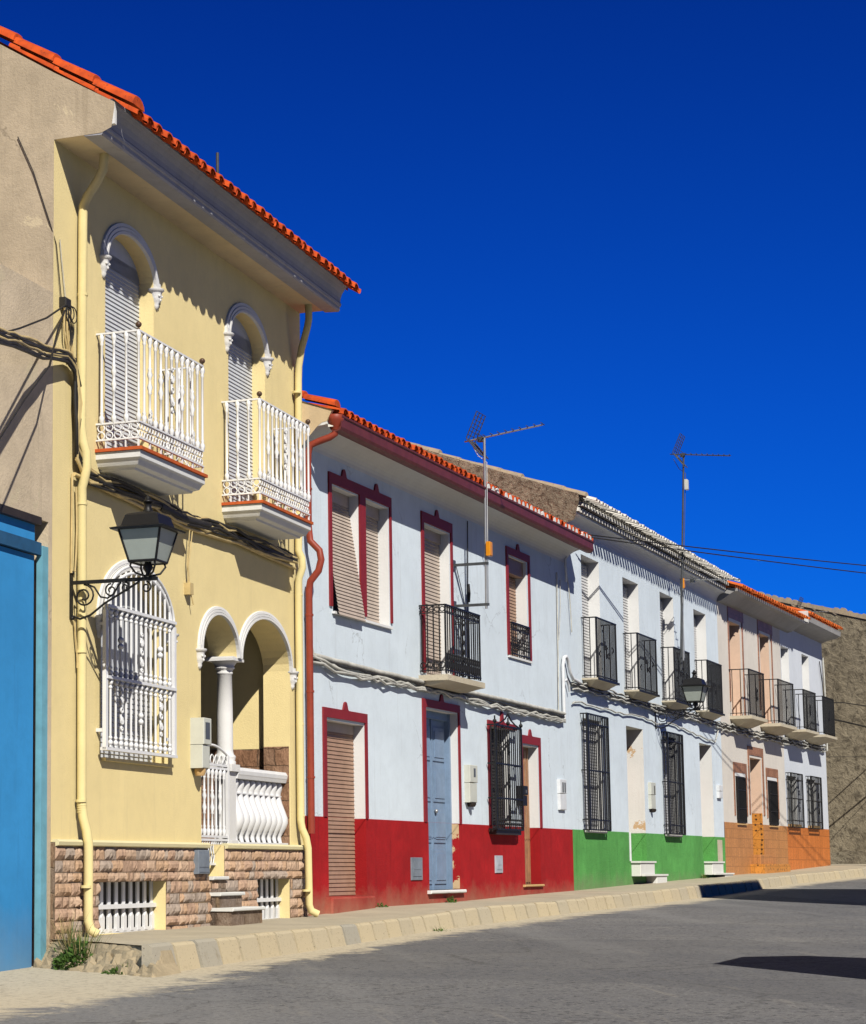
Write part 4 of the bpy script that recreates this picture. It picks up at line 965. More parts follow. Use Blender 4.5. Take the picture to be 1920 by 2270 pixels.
# openings
def shut_window(name, x0, x1, z0, z1, y, mat, sur=None, **kw):
    e = sub(name, H); persiana(e, wb, x0, x1, z0, z1, y, mat, **kw)
    if sur: mb = MB(); surround(mb, *sur[:7], knobs=sur[7]); wb(mb, 'red_band', 'red_trim', e)
    return e
e = sub('double_window', H)
persiana(e, wb, .965, 1.866, 3.0, 4.47, .14, 'shutter_beige', .045, -.075); persiana(e, wb, 2.10, 2.955, 3.05, 4.5, .15, 'shutter_beige', .045)
mb = MB(); mb.box(.965, 1.866, .12, .17, 4.45, 4.6); mb.box(2.10, 2.955, .12, .17, 4.45, 4.6); wb(mb, 'blind_box', 'shutter_beige', e)
mb = MB(); mb.box(.84, 3.04, -.022, 0, 4.62, 4.752); mb.box(.84, .925, -.022, 0, 3.10, 4.6195); mb.box(2.985, 3.04, -.022, 0, 3.10, 4.6195); mb.box(1.875, 2.085, -.022, 0, 3.09, 4.6195); knob(mb, 1.35, 4.748, y0=-.023); knob(mb, 2.5, 4.748, y0=-.023); wb(mb, 'red_band', 'red_trim', e)
mb = MB(); mb.box(.93, 2.98, -.04, 0, 3.015, 3.045); wb(mb, 'sill', 'white_reveal', e)
e = sub('balcony_door', H); persiana(e, wb, 4.37, 5.42, 2.50, 4.5, .15, 'shutter_beige', .05); mb = MB(); mb.box(4.37, 5.42, .12, .17, 4.46, 4.6); wb(mb, 'blind_box', 'shutter_beige', e)
mb = MB(); surround(mb, 4.225, 5.53, 4.315, 5.465, 4.76, 4.62, 2.56, (4.88,)); wb(mb, 'red_band', 'red_trim', e)
e = sub('narrow_window', H); persiana(e, wb, 8.24, 9.16, 3.14, 4.40, .18, 'shutter_brown', .05)
mb = MB(); mb.box(8.24, 9.16, .05, .2, 4.42, 4.655); wb(mb, 'blind_box', 'shutter_brown', e)
mb = MB(); surround(mb, 8.085, 9.315, 8.175, 9.235, 4.787, 4.675, 3.13, (8.70,)); wb(mb, 'red_band', 'red_trim', e)
mb = MB(); iron_rail(mb, 8.23, 9.17, .03, 3.145, 3.64, 10, 0, .008, .02, True)
for i in range(10): mb.ring((8.29+i*.092, -.03, 3.28), .035, .007, 'xz', 8, 0, 4); mb.ring((8.29+i*.092, -.03, 3.38), .03, .006, 'xz', 8, 0, 4)
wb(mb, 'railing', 'iron', e)
mb = MB(); mb.box(8.10, 9.30, -.03, 0, 3.095, 3.125); wb(mb, 'sill', 'white_reveal', e)
e = sub('shuttered_doorway', H); persiana(e, wb, .714, 1.975, -.385, 1.62, .15, 'shutter_brown', .05)
mb = MB(); mb.box(.714, 1.975, .13, .17, 1.6, 1.715); wb(mb, 'blind_box', 'shutter_beige', e)
mb = MB(); surround(mb, .575, 2.05, .675, 1.985, 1.86, 1.745, .557, (1.31,)); wb(mb, 'red_band', 'red_trim', e)
mb = MB(); mb.bevbox(.60, 2.05, -.10, .15, -1.0, -.392, .02); wb(mb, 'step', 'red_dado', e)
e = sub('front_door', H); dd = MB(); dd.box(4.325, 5.63, .17, .22, -.35, 2.08)
for k in range(4):
    z0 = -.27+k*.56; z1 = z0+.46
    for x0, x1 in ((4.42,4.93), (5.04,5.53)):
        dd.box(x0, x1, .155, .17, z0, z1); dd.box(x0+.05, x1-.05, .145, .155, z0+.05, z1-.05)
dd.box(4.965, 5.005, .150, .17, -.35, 2.0); dd.box(4.325, 4.36, .13, .17, -.35, 2.08); dd.box(5.575, 5.63, .10, .17, -.35, 2.08); dd.box(4.325, 5.63, .12, .17, 1.98, 2.08)
wb(dd, 'door_leaf', 'blue_door', e)
mb = MB(); mb.ball((5.06,.13,.72), .028, 8); wb(mb, 'handle', 'galv', e)
mb = MB(); surround(mb, 4.155, 5.715, 4.27, 5.655, 2.205, 2.10, .557, (4.945,)); wb(mb, 'red_band', 'red_trim', e)
mb = MB(); mb.bevbox(4.24, 5.72, -.07, .20, -.395, -.35, .012); wb(mb, 'threshold', 'white_stone', e)
e = sub('grille_window', H); mb = MB(); mb.quad((7.13,.17,.47),(8.12,.17,.47),(8.12,.17,2.0),(7.13,.17,2.0)); slats(mb, 7.13, 8.12, .47, 2.0, .15, .05); wb(mb, 'shutter', 'iron_rust', e)
mb = MB(); mb.box(7.0, 8.4, -.022, 0, 2.0, 2.085); mb.box(7.0, 7.10, -.022, 0, .557, 2.0); knob(mb, 7.7, 2.08, .08, .17, -.023); wb(mb, 'red_band', 'red_trim', e)
mb = MB(); window_grille(mb, 6.93, 8.225, .50, 2.01, -.14, 13, (1.45, .95), -.02, .010); 
for i in range(13): x = 6.93+1.295*(i+.5)/13; mb.ball((x,-.14,.58), .02, 5); mb.ball((x,-.14,.64), .016, 5)
mb.tube([(6.93,-.14,2.01),(7.2,-.14,2.05),(7.45,-.14,2.12),(7.58,-.14,2.2),(7.7,-.14,2.12),(7.95,-.14,2.05),(8.225,-.14,2.01)], .012, 5)
for x in (6.93, 7.58, 8.225): mb.ball((x,-.14,2.06), .03, 6); mb.tube([(x,-.14,2.0),(x,-.14,2.14)], .012, 5)
for z in (.75, 1.2, 1.7): scroll_panel(mb, 7.58, -.15, z, .2, .05, .008)
wb(mb, 'grille', 'iron', e)
mb = MB(); mb.box(6.98, 8.2, -.12, .0, .425, .49); wb(mb, 'sill', 'iron_rust', e)
e = sub('side_door', H); mb = MB(); mb.box(8.73, 9.555, .15, .2, -.31, 1.80)
for i in range(6): x = 8.80+i*.125; mb.box(x, x+.07, .135, .15, -.28, 1.74)
wb(mb, 'door_leaf', 'wood_brown', e)
mb = MB(); surround(mb, 8.64, 9.68, 8.70, 9.60, 1.956, 1.83, .557, (9.13,)); wb(mb, 'red_band', 'red_trim', e)
mb = MB(); mb.bevbox(8.60, 9.62, -.05, .15, -.345, -.31, .01); wb(mb, 'threshold', 'sill_tan', e)
# balcony
e = sub('balcony', H); mb = MB(); slab(mb, 4.05, 5.66, .41, 2.505, .075, .06, .05); wb(mb, 'floor_slab', 'concrete', e)
mb = MB(); iron_rail(mb, 4.10, 5.60, .365, 2.55, 3.45, 16, 4, .0095, 0, True, True); scroll_panel(mb, 4.85, -.375, 3.0, .5, .05, .006); wb(mb, 'railing', 'iron', e)
# hatches, pipes
for x0, x1, z0, z1, m in ((3.59,4.02,-.21,.085,'hatch'), (7.21,7.56,-.13,.122,'hatch_light')):
    mb = MB(); mb.bevbox(x0, x1, -.024, -.008, z0, z1, .004); mb.box(x0+.05, x1-.05, -.030, -.024, z0+.05, z1-.04); mb.box(x0+.08, x1-.08, -.034, -.03, (z0+z1)/2-.01, (z0+z1)/2+.01); wb(mb, 'utility_hatch', m)
mb = MB(); mb.lathe([(.045,5.09),(.06,5.13),(.10,5.20),(.11,5.26),(.10,5.27)], .10, -.40, 10)
mb.tube([(.10,-.40,5.12),(.10,-.395,5.05),(.09,-.33,5.01),(.07,-.20,4.97),(.05,-.10,4.93),(.04,-.075,4.84),(.035,-.07,4.7),(.035,-.07,3.95),(.035,-.09,3.78),(.05,-.20,3.66),(.05,-.22,3.55),(.04,-.19,3.42),(.03,-.09,3.3),(.03,-.07,3.2),(.03,-.07,.35)], .042, 10)
for z in (4.4, 2.9, 2.0, 1.0): mb.tube([(.035,-.07,z-.012),(.035,-.07,z+.012)], .05, 10)
wb(mb, 'rain_pipe', 'red_pipe')

# ================================================================== WHITE AND GREEN HOUSE
H = empty('green_and_white_house', G, (0,0,-.42), label='long pale blue white house with green painted base and four black iron balconies', category='house')
GB = (0,0,-.42)
def gb(mb, name, mats, parent=None, **k): return mb.build(name, mats, parent or H, None, GB, **k)
UP = [(.967,2.135,5.215), (3.77,4.94,5.155), (6.63,7.76,5.21), (9.555,10.71,5.18)]
ops = [op(a, b, 3.09, t, .24) for a, b, t in UP] + [op(.80,1.98,.575,2.43,.14), op(3.73,4.97,.05,2.46,.46,mi=2), op(6.50,7.66,.575,2.43,.14), op(9.70,10.87,.055,2.45,.46)]
mb = MB(); facade(mb, 0, XG, .56, 5.75, ops); mb.add([(0,0,-1),(0,6,-1),(0,6,8.0),(0,4.6,7.86),(0,0,6.17),(0,-.24,6.09),(0,-.26,5.99),(0,-.17,5.66),(0,0,5.6)], [tuple(range(9))], 3)
gb(mb, 'wall', ['pale_blue','white_reveal','peel_reveal','rubble'])
mb = MB(); facade(mb, 0, XG, -1, .558, ops, -.008); mb.quad((0,-.008,.558),(XG,-.008,.558),(XG,0,.56),(0,0,.56)); gb(mb, 'green_base', ['green_dado','green_dado','green_dado'])
mb = MB(); prof = [(0,5.56)]+[(-.17*(1-math.cos(a))-.0, 5.56+.20*math.sin(a)) for a in [PI/2*i/7 for i in range(1,8)]]+[(-.19,5.77),(-.19,5.90),(0,5.95)]
mb.sweepx(prof, .004, XG); gb(mb, 'eave_cove', 'white_reveal')
mb = MB()
for row, (y0, y1, z) in enumerate(((-.17,-.235,5.80), (-.21,-.285,5.90))):
    for i in range(64):
        x = .1+(XG-.15)*(i+.5*(row % 2))/64; vs = []
        for yy in (y0, y1):
            for a in range(7): t = PI*a/6; vs.append((x+.08*math.cos(t), yy, z+.07*math.sin(t)))
        mb.add(vs, [(a,a+1,8+a,7+a) for a in range(6)], 0, True); mb.add(vs[7:], [tuple(range(7))])
mb.box(.01, XG, -.20, -.0, 5.875, 5.895); mb.box(.01, XG, -.22, 0, 5.955, 5.985)
gb(mb, 'tile_corbel_row', 'white_tile')
RF = MB(); roof_deck(RF, .02, XG, -.18, 6.03, .37, 4.6, .05, 8); roof = gb(RF, 'roof', 'old_tile')
mb = MB(); barrel_row(mb, .05, XG, .19, -.52, 5.945, .37, .6, .06, jit=.014, under=False); barrel_row(mb, .145, XG, .19, -.26, 6.02, .37, .8, .085, jit=.012); gb(mb, 'eave_tiles', 'white_tile', roof)
mb = MB()
for k in range(12):
    y0 = -.36+k*.36; z0 = 6.03+(y0+.33)*.37+random.uniform(-.015,.02); vs = []
    for (yy, zz, rr) in ((y0,z0,.10),(y0+.4,z0+.14,.085)):
        for a in range(8): t = PI*a/7; vs.append((.115+rr*math.cos(t)*1.2, yy, zz+rr*.8*math.sin(t)))
    mb.add(vs, [(a,a+1,9+a,8+a) for a in range(7)], 0, True); mb.add(vs[:8], [tuple(range(8))])
gb(mb, 'verge_tiles', 'old_tile', roof)
BX = [(.865,2.20), (3.69,5.14), (6.56,7.90), (9.50,10.90)]
for (a, b, t), (x0, x1) in zip(UP, BX):
    e = sub('balcony_door', H); persiana(e, gb, a, b, 3.09, t-.06, .21, 'shutter_grey', .05)
    e = sub('balcony', H); mb = MB(); slab(mb, x0-.03, x1+.03, .28, 3.095, .03, .10, .16); gb(mb, 'floor_slab', 'concrete', e)
    mb = MB(); mb.box(x0-.035, x1+.035, -.287, -.278, 3.06, 3.10); iron_rail(mb, x0, x1, .25, 3.12, 4.12, 17, 2, .0085)
    for s_ in (0,): scroll_panel(mb, (x0+x1)/2, -.255, 3.58, .2, .06, .006)
    for i in range(4): mb.ring((x0+(x1-x0)*(.2+.2*i), -.25, 3.58+.06*((i % 2)*2-1)), .05, .007, 'xz', 10, 0, 4)
    gb(mb, 'railing', 'iron', e)
for x0, x1, gx0, gx1 in ((.80,1.98,.66,2.03), (6.50,7.66,6.38,7.70)):
    e = sub('grille_window', H); mb = MB(); mb.quad((x0,.115,.575),(x1,.115,.575),(x1,.115,2.43),(x0,.115,2.43)); slats(mb, x0, x1, .66, 2.38, .10, .05); gb(mb, 'shutter', 'shutter_grey', e)
    mb = MB(); window_grille(mb, gx0, gx1, .565, 2.49, -.11, 12, (2.33, .73, 1.55), 0, .0115); mb.box(gx0+.04, gx0+.10, -.12, -.1, .565, 2.49); gb(mb, 'grille', 'iron', e)
    mb = MB(); mb.box(gx0+.05, gx1-.05, -.07, .0, .52, .57); gb(mb, 'sill', 'white_stone', e)
for x0, x1, t, y2 in ((3.73,4.97,2.46,.36), (9.70,10.87,2.45,.34)):
    e = sub('front_door', H); mb = MB(); mb.box(x0, x1, .42, .46, .05, t)
    for k in range(3): mb.box(x0+.12, x1-.12, .405, .42, .15+k*.75, .75+k*.75)
    gb(mb, 'door_leaf', 'wood_brown', e)
    mb = MB(); mb.bevbox(x0+.08, x0+1.14, -.17, -.008, -.215, .05, .01); mb.box(x0+.05, x0+1.20, -.19, -.008, .02, .052); gb(mb, 'step', 'marble', e)
    mb = MB(); mb.bevbox(x0+1.16, x0+1.95, -.20, -.008, -.80, -.19, .01); mb.box(x0+.16, x0+1.98, -.22, -.008, -.215, -.185); gb(mb, 'step', 'marble' , e)
mb = MB(); mb.tube([(3.70,-.02,.56),(3.70,-.02,.05)], .022, 6); gb(mb, 'drain_pipe', 'conduit_white')
mb = MB(); mb.box(11.10, 11.55, -.016, -.008, -.28, .50); gb(mb, 'bare_render_patch', 'concrete')

# ================================================================== BROWN TILED HOUSE and ORANGE TILED HOUSE
H1 = empty('brown_tiled_house', O, (0,0,-.25), label='cream house with brown tiled base, brown tile window bands and pinkish doorways', category='house')
H2 = empty('orange_tiled_house', O, (6.32,0,-.2), label='white corner house with bright orange tiled base at the far end of the row', category='house')
O1 = (0,0,-.25); O2 = (6.32,0,-.2)
def ob(mb, name, mats, parent=None, **k): return mb.build(name, mats, parent or H1, None, O1, **k)
def o2(mb, name, mats, parent=None, **k): return mb.build(name, mats, parent or H2, None, O2, **k)
XM = 6.32
opA = [op(1.09,2.08,3.2,5.265,.42), op(4.09,5.06,3.2,5.28,.42), op(1.20,2.03,.95,1.893,.2), op(2.65,3.75,.205,2.36,.45), op(4.40,5.28,.95,1.91,.2)]
opB = [op(6.36,7.28,3.2,5.20,.22), op(8.83,9.70,3.2,5.207,.22), op(6.50,7.65,.95,2.1,.15), op(8.86,9.96,.95,2.1,.15)]
mb = MB(); facade(mb, 0, XM, .885, 5.75, opA); ob(mb, 'wall', ['cream_wall','pink_reveal'])
mb = MB(); facade(mb, 0, XM, -1, .883, opA, -.008); mb.quad((0,-.008,.883),(XM,-.008,.883),(XM,0,.885),(0,0,.885)); ob(mb, 'tiled_base', ['brown_tile','dotted_tile'])
mb = MB(); facade(mb, XM, XO, .885, 5.78, opB); mb.quad((XO,0,.885),(XO,7,.885),(XO,7,5.78),(XO,0,5.78)); o2(mb, 'wall', ['white_wall','white_reveal'])
mb = MB(); facade(mb, XM, XO+.008, -1, .883, opB, -.008); mb.quad((XM,-.008,.883),(XO,-.008,.883),(XO,0,.885),(XM,0,.885)); mb.quad((XO+.008,-.008,-1),(XO+.008,7,-1),(XO+.008,7,.883),(XO+.008,-.008,.883)); o2(mb, 'tiled_base', ['orange_dado','orange_dado'])
mb = MB()
mb.quad((3.746,.0,.89),(3.746,.42,.89),(3.746,.42,1.14),(3.746,.0,1.14)); ob(mb, 'tiled_jamb', 'dotted_tile')
for xa, xb, bd, z0, rz, tm, nm in ((0, XM, ob, 5.62, 5.86, 'orange_tile', H1), (XM, XO, o2, 5.64, 6.02, 'orange_tile', H2)):
    mb = MB(); hi = .0 if nm is H1 else .0
    if nm is H1:
        mb.sweepx([(0,5.58),(-.10,5.60),(-.22,5.68),(-.34,5.76),(-.44,5.79),(-.44,5.85),(0,5.87)], xa+.003, xb+.9)
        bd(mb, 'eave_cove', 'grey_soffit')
    else:
        mb.sweepx([(0,5.70),(-.15,5.76),(-.36,5.80),(-.40,5.82),(-.42,5.83),(-.42,6.0),(0,6.05)], xa+.95, xb+.02)
        bd(mb, 'eave_cove', 'grey_soffit')
        mb = MB(); mb.box(xa+.92, xa+.98, -.50, .5, 5.80, 6.10); bd(mb, 'eave_end', 'white_stone')
        mb = MB(); mb.sweepx([(-.42,5.83),(-.48,5.86),(-.50,5.98),(-.42,6.0)], xa+.95, xb+.02); bd(mb, 'fascia', 'grey_soffit')
    e0, e1 = (xa+.02, xb+.90) if nm is H1 else (xa+.97, xb+.10)
    RF = MB(); roof_deck(RF, e0, e1, -.40, rz+.05, .36, 4.2, .05, 8); roof = bd(RF, 'roof', tm)
    mb = MB(); barrel_row(mb, e0, e1, .2, -.56, rz-.0, .36, .5, .07, under=False); barrel_row(mb, e0+.1, e1-.1, .2, -.42, rz+.03, .36, .5, .085); bd(mb, 'eave_tiles', tm, roof)
# upper openings
for x0, x1, t, s0, s1, bd, hh in ((1.09,2.08,5.265,.935,2.43,ob,H1), (4.09,5.06,5.28,3.87,5.44,ob,H1)):
    e = sub('balcony_door', hh); mb = MB(); mb.box(x0, x1, .38, .42, 3.2, t)
    for k in range(2): mb.box(x0+.1, x1-.1, .365, .38, 3.35+k*.9, 4.1+k*.9)
    bd(mb, 'door_leaf', 'wood_brown', e)
    mb = MB(); mb.box(s0, s1, -.016, 0, 5.345, 5.587); mb.box(s0, s0+.075, -.016, 0, 3.5, 5.344); mb.box(s1-.16, s1-.07, -.016, 0, 3.2, 5.344); bd(mb, 'tile_band', 'red_brown_tile', e)
    mb = MB(); mb.box(x0-.06, x1+.06, -.012, 0, t+.005, 5.342); bd(mb, 'lintel_trim', 'white_reveal', e)
for x0, x1, t in ((6.36,7.28,5.2), (8.83,9.70,5.207)):
    e = sub('balcony_door', H2); persiana(e, o2, x0, x1, 3.2, t-.1, .19, 'shutter_white', .05)
for x0, x1, dep, hh, bd, th in ((.905,2.40,.42,H1,ob,.07), (3.86,5.55,.42,H1,ob,.07), (6.42,7.92,.47,H2,o2,.06), (8.80,10.25,.47,H2,o2,.06)):
    e = sub('balcony', hh); mb = MB(); slab(mb, x0-.04, x1+.04, dep+.05, 3.18, th, .13, .2); bd(mb, 'floor_slab', 'concrete', e)
    mb = MB(); iron_rail(mb, x0, x1, dep, 3.22, 4.19 if hh is H1 else 4.135, 15, 2, .009)
    scroll_panel(mb, (x0+x1)/2, -dep-.005, 3.68, .25, .08, .009)
    bd(mb, 'railing', 'iron', e)
# ground openings
for x0, x1, t, s0, s1, st in ((1.20,2.03,1.893,1.0,2.25,2.195), (4.40,5.28,1.91,4.22,5.50,2.195)):
    e = sub('grille_window', H1); mb = MB(); mb.quad((x0,.16,.95),(x1,.16,.95),(x1,.16,t),(x0,.16,t)); ob(mb, 'pane', 'glass', e)
    mb = MB(); window_grille(mb, x0+.03, x1-.03, .90, t-.02, -.03, 8, (1.6,1.2), .03, .012); ob(mb, 'grille', 'iron', e)
    mb = MB(); mb.box(s0, s1, -.016, 0, t+.08, st); mb.box(s0, s0+.08, -.016, 0, 1.04, t+.0795); mb.box(s1-.08, s1, -.016, 0, 1.04, t+.0795); ob(mb, 'tile_band', 'red_brown_tile', e)
    mb = MB(); mb.box(x0-.05, x1+.05, -.012, 0, t+.005, t+.078); ob(mb, 'lintel_trim', 'white_reveal', e)
    mb = MB(); mb.box(x0-.02, x1+.02, -.05, 0, .845, .87); ob(mb, 'sill', 'sill_tan', e)
e = sub('front_door', H1); mb = MB(); mb.box(2.65, 3.75, .41, .45, .2, 2.36); mb.box(2.75, 3.15, .395, .41, .4, 2.1); mb.box(3.25, 3.65, .395, .41, .4, 2.1); ob(mb, 'door_leaf', 'wood_brown', e)
mb = MB(); mb.box(2.43, 3.98, -.016, 0, 2.42, 2.61); mb.box(2.43, 2.54, -.016, 0, 1.09, 2.419); mb.box(3.86, 3.98, -.016, 0, 1.09, 2.419); ob(mb, 'tile_band', 'red_brown_tile', e)
mb = MB(); mb.bevbox(2.68, 3.95, -.16, .4, -.9, .205, .01); ob(mb, 'step', 'brown_tile', e)
mb = MB(); mb.bevbox(2.30, 5.0, -.32, -.01, -.9, -.005, .01); ob(mb, 'step', 'dotted_tile', e)
for x0, x1 in ((6.50,7.65), (8.86,9.96)):
    e = sub('grille_window', H2); mb = MB(); mb.quad((x0,.12,.95),(x1,.12,.95),(x1,.12,2.1),(x0,.12,2.1)); o2(mb, 'pane', 'glass', e)
    mb = MB(); window_grille(mb, x0-.11, x1+.10, .87, 2.155, -.12, 9, (2.0,1.03,1.55), 0, .011)
    for k in range(3): scroll_panel(mb, (x0+x1)/2+.2, -.125, 1.3+k*.2, .1, .05, .009)
    o2(mb, 'grille', 'iron', e)
    mb = MB(); mb.box(x0-.05, x1+.05, -.08, 0, .885, .945); o2(mb, 'sill', 'sill_tan', e)

# ================================================================== GREY NEIGHBOUR WITH BLUE GATE
H = empty('grey_garage', Y, (-2,0,-.95), label='rough grey brown rendered wall with tall bright blue metal gate at the left edge', category='garage')
NB = (-2,0,-.95)
def nb_(mb, name, mats, parent=None): return mb.build(name, mats, parent or H, None, NB)
mb = MB(); facade(mb, -7, -.004, -1.4, 5.1, [op(-3.4, -.075, -.97, 3.0, .14)])
mb.quad((-7,0,5.1),(-.004,0,5.1),(-.004,5,5.1),(-7,5,5.1)); mb.quad((-7,0,-1.4),(-7,5,-1.4),(-7,5,5.1),(-7,0,5.1)); nb_(mb, 'wall', ['grey_render2','grey_render2'])
g = sub('gate', H)
mb = MB()
mb.box(-3.3, -.262, .05, .08, -.945, 2.68); nb_(mb, 'leaf', 'sky_blue', g)
mb = MB(); mb.box(-.19, -.076, .0, .06, -.96, 2.775); nb_(mb, 'post', 'pale_blue_frame', g)
mb = MB(); mb.box(-3.4, -.192, .01, .06, 2.69, 2.80); nb_(mb, 'head_rail', 'dark_blue', g)
mb = MB(); mb.box(-3.4, -.27, .04, .07, 2.80, 2.95); nb_(mb, 'transom', 'sky_blue', g)
mb = MB(); mb.box(-3.4, -.23, -.01, .06, 2.95, 3.02); nb_(mb, 'lintel', 'iron_rust', g)
mb = MB(); mb.quad((-3.4,.135,-1),(-.08,.135,-1),(-.08,.135,3),(-3.4,.135,3)); nb_(mb, 'backing', 'dark_room', g)

# ================================================================== FAR BUILDING BEHIND THE CORNER
FX = 17.0
H = empty('old_stone_building', O, (FX,1,0), label='old earth coloured rough building with sloping gable beyond the far corner', category='building')
FB = (FX,1,0)
mb = MB(); zt = lambda y: 7.0+(y-.3)*.27
poly = [(FX,-7,-1),(FX,8,-1),(FX,8,zt(6)-.6),(FX,6,zt(6)),(FX,-7,zt(-7))]
mb.add(poly, [(0,1,2,3,4)]); mb.quad((FX,-7,-1),(FX+14,-7,-1),(FX+14,-7,zt(-7)),(FX,-7,zt(-7))); mb.build('wall', 'far_wall', H, None, FB)
mb = MB(); mb.add([(FX-.012,-7.02,-.6),(FX-.012,8,-.6),(FX-.012,8,.35),(FX-.012,3,.5),(FX-.012,1.2,.28),(FX-.012,.4,.36),(FX-.012,-.5,.27),(FX-.012,-7.02,.33)], [tuple(range(8))]); mb.build('damp_base', 'earth_pale', H, None, FB)
mb = MB(); n = 15
rr_ = random.Random(3)
for k in range(70):
    y0 = -7.2+k*.19; z0 = zt(y0)+.06+rr_.uniform(-.03,.06); mb.tube([(FX-.03,y0,z0),(FX+.5,y0+.05,z0+.02)], rr_.uniform(.06,.11), 7)
mb.sweepx([(-7.1,zt(-7)),(6,zt(6)),(6,zt(6)+.12),(-7.1,zt(-7)+.12)], FX-.04, FX+14); mb.sweepx([(6,zt(6)),(8.2,zt(6)-.6),(8.2,zt(6)-.5),(6,zt(6)+.12)], FX-.04, FX+14)
mb.build('roof', 'old_tile', H, None, FB)

# ================================================================== HOUSES ACROSS THE STREET (they throw the shadows on the road)
def block(name, f, x0, x1, y0, y1, zb, zt, label, cat, mat):
    e = empty(name, f, ((x0+x1)/2,y0,zb), label=label, category=cat); o_ = ((x0+x1)/2,y0,zb)
    mb = MB(); mb.box(x0, x1, y1, y0, zb, zt); mb.build('wall', mat, e, None, o_)
    mb = MB(); mb.sweepx([(y0+.0,zt),(y0+.0,zt+.08),((y0+y1)/2,zt+.5),(y1,zt+.08),(y1,zt)], x0-.01, x1+.01); mb.build('roof', 'old_tile', e, None, o_)
    mb = MB(); mb.box(x0+(x1-x0)*.4, x0+(x1-x0)*.6, y0, y0+.03, zb, zb+2.1); mb.build('door', 'wood_brown', e, None, o_)
block('tall_house', G, -4.2, 1.0, -8, -15, -1, 8.3, 'tall narrow house across the street casting the long road shadow', 'house', 'cream_wall')
block('shed', W, -7.2, -6.0, -8, -9.6, -1.2, 2.2, 'small shed across the street casting the nearer road shadow', 'shed', 'cream_wall')

# ================================================================== AERIALS
def aerial(house, x, base, ym, top, by0, bz0, by1, bz1, label, lean=(0,0), refl=True, amp=None, arms=(), mm='galv'):
    b = (x,ym,base); t = empty('television_aerial', house, b, label=label, category='aerial', group='television aerials on the house fronts')
    bd = lambda mb, n, m: mb.build(n, m, t, None, b)
    mb = MB(); tx, ty = x+lean[0], ym+lean[1]; mb.tube([(x,ym,base),(tx,ty,top)], .019, 7)
    mb.tube([(x+.03,ym-.02,base+.05),(tx+.03,ty-.02,top-.35),(tx+.01,ty+.1,top-.25),(tx,ty+.2,top-.05)], .006, 4); bd(mb, 'mast', mm)
    for za in arms:
        mb = MB(); mb.box(x-.02, x+.02, ym-.04, 0, za-.018, za+.018); mb.box(x-.05, x+.05, -.02, 0, za-.07, za+.07); bd(mb, 'bracket_arm', 'galv_dark')
    P = lambda u: Vector((tx, by0+(by1-by0)*u, bz0+(bz1-bz0)*u))
    mb = MB(); mb.tube([P(0),P(1)], .012, 6); bd(mb, 'boom', mm)
    mb = MB()
    for i in range(9):
        p = P(.27+.73*i/8); w = .12-.004*i; mb.tube([p+Vector((-w,0,.015)), p+Vector((w,0,.015))], .008, 4)
    p = P(.2); mb.tube([p+Vector((-.14,0,.05)),p+Vector((.14,0,.05)),p+Vector((.14,0,-.02)),p+Vector((-.14,0,-.02))], .007, 4); mb.box(tx-.04, tx+.04, p.y-.05, p.y+.03, p.z-.05, p.z+.02); bd(mb, 'elements', 'galv_dark')
    if refl:
        c = P(.08)
        for dy, dz in ((-.16,.37), (-.19,-.25)):
            mb = MB(); q = c+Vector((0,dy,dz))
            for k in range(8):
                f = k/7; p = c.lerp(q, f); mb.tube([p+Vector((-.20,0,0)), p+Vector((.20,0,0))], .006, 4)
            for s_ in (-.20, -.07, .07, .20): mb.tube([c+Vector((s_,0,0)), q+Vector((s_,0,0))], .008, 4)
            bd(mb, 'reflector_panel', 'galv_dark')
    if amp:
        mb = MB(); mb.bevbox(tx-.06, tx+.06, ty-.07, ty-.01, amp[0], amp[0]+.2, .01); bd(mb, 'amplifier_box', amp[1])
    return t
aerial(W, 5.6, 3.54, -.47, 5.97, -.20, 5.935, -1.335, 6.075, 'aerial on a galvanised mast bracketed to the white and red house', (0,-.02), True, (4.28,'amber'), (4.18, 3.6))
aerial(G, 6.9, 3.7, -.30, 7.93, -.16, 7.98, -1.31, 7.85, 'tall aerial above the roof of the white and green house', (.30,-.12), True, (7.25,'box_beige'), mm='galv_dark')
aerial(G, 7.1, 3.9, -.31, 5.5, -.30, 5.47, -1.43, 5.41, 'low sideways aerial just under the white and green eave', (0,0), False, (5.3,'amber'))
aerial(O, 12.6, 4.0, .6, 6.75, .9, 6.7, .0, 6.65, 'small aerial behind the far orange roof corner', (0,0), True)

# ================================================================== METER AND LETTER BOXES
def small_box(name, f, x0, x1, z0, z1, dep, mat, label, cat, group=None, wins=(), gland=True):
    b = ((x0+x1)/2, 0, z0); e = empty(name, f, b, label=label, category=cat, group=group)
    zm = z0+(z1-z0)*.52
    mb = MB(); mb.bevbox(x0, x1, -dep, 0, zm+.006, z1, .008); mb.build('upper_case', mat, e, None, b)
    mb = MB(); mb.bevbox(x0+.005, x1-.01, -dep*.9, 0, z0, zm, .008); mb.build('lower_case', mat, e, None, b)
    for wx0, wx1, wz0, wz1 in wins:
        mb = MB(); mb.box(wx0, wx1, -dep-.004, -dep, wz0, wz1); mb.build('window', 'box_glass', e, None, b)
    if gland: mb = MB(); mb.lathe([(.05,z0-.06),(.07,z0-.03),(.07,z0)], (x0+x1)/2, -dep*.5, 8); mb.build('cable_gland', 'iron_rust', e, None, b)
MG = 'meter boxes on the house fronts'
small_box('meter_box', W, 5.90, 6.24, .86, 1.385, .09, 'box_beige', 'beige meter box on the white wall right of the blue door', 'meter box', MG, ((6.06,6.14,1.22,1.34),))
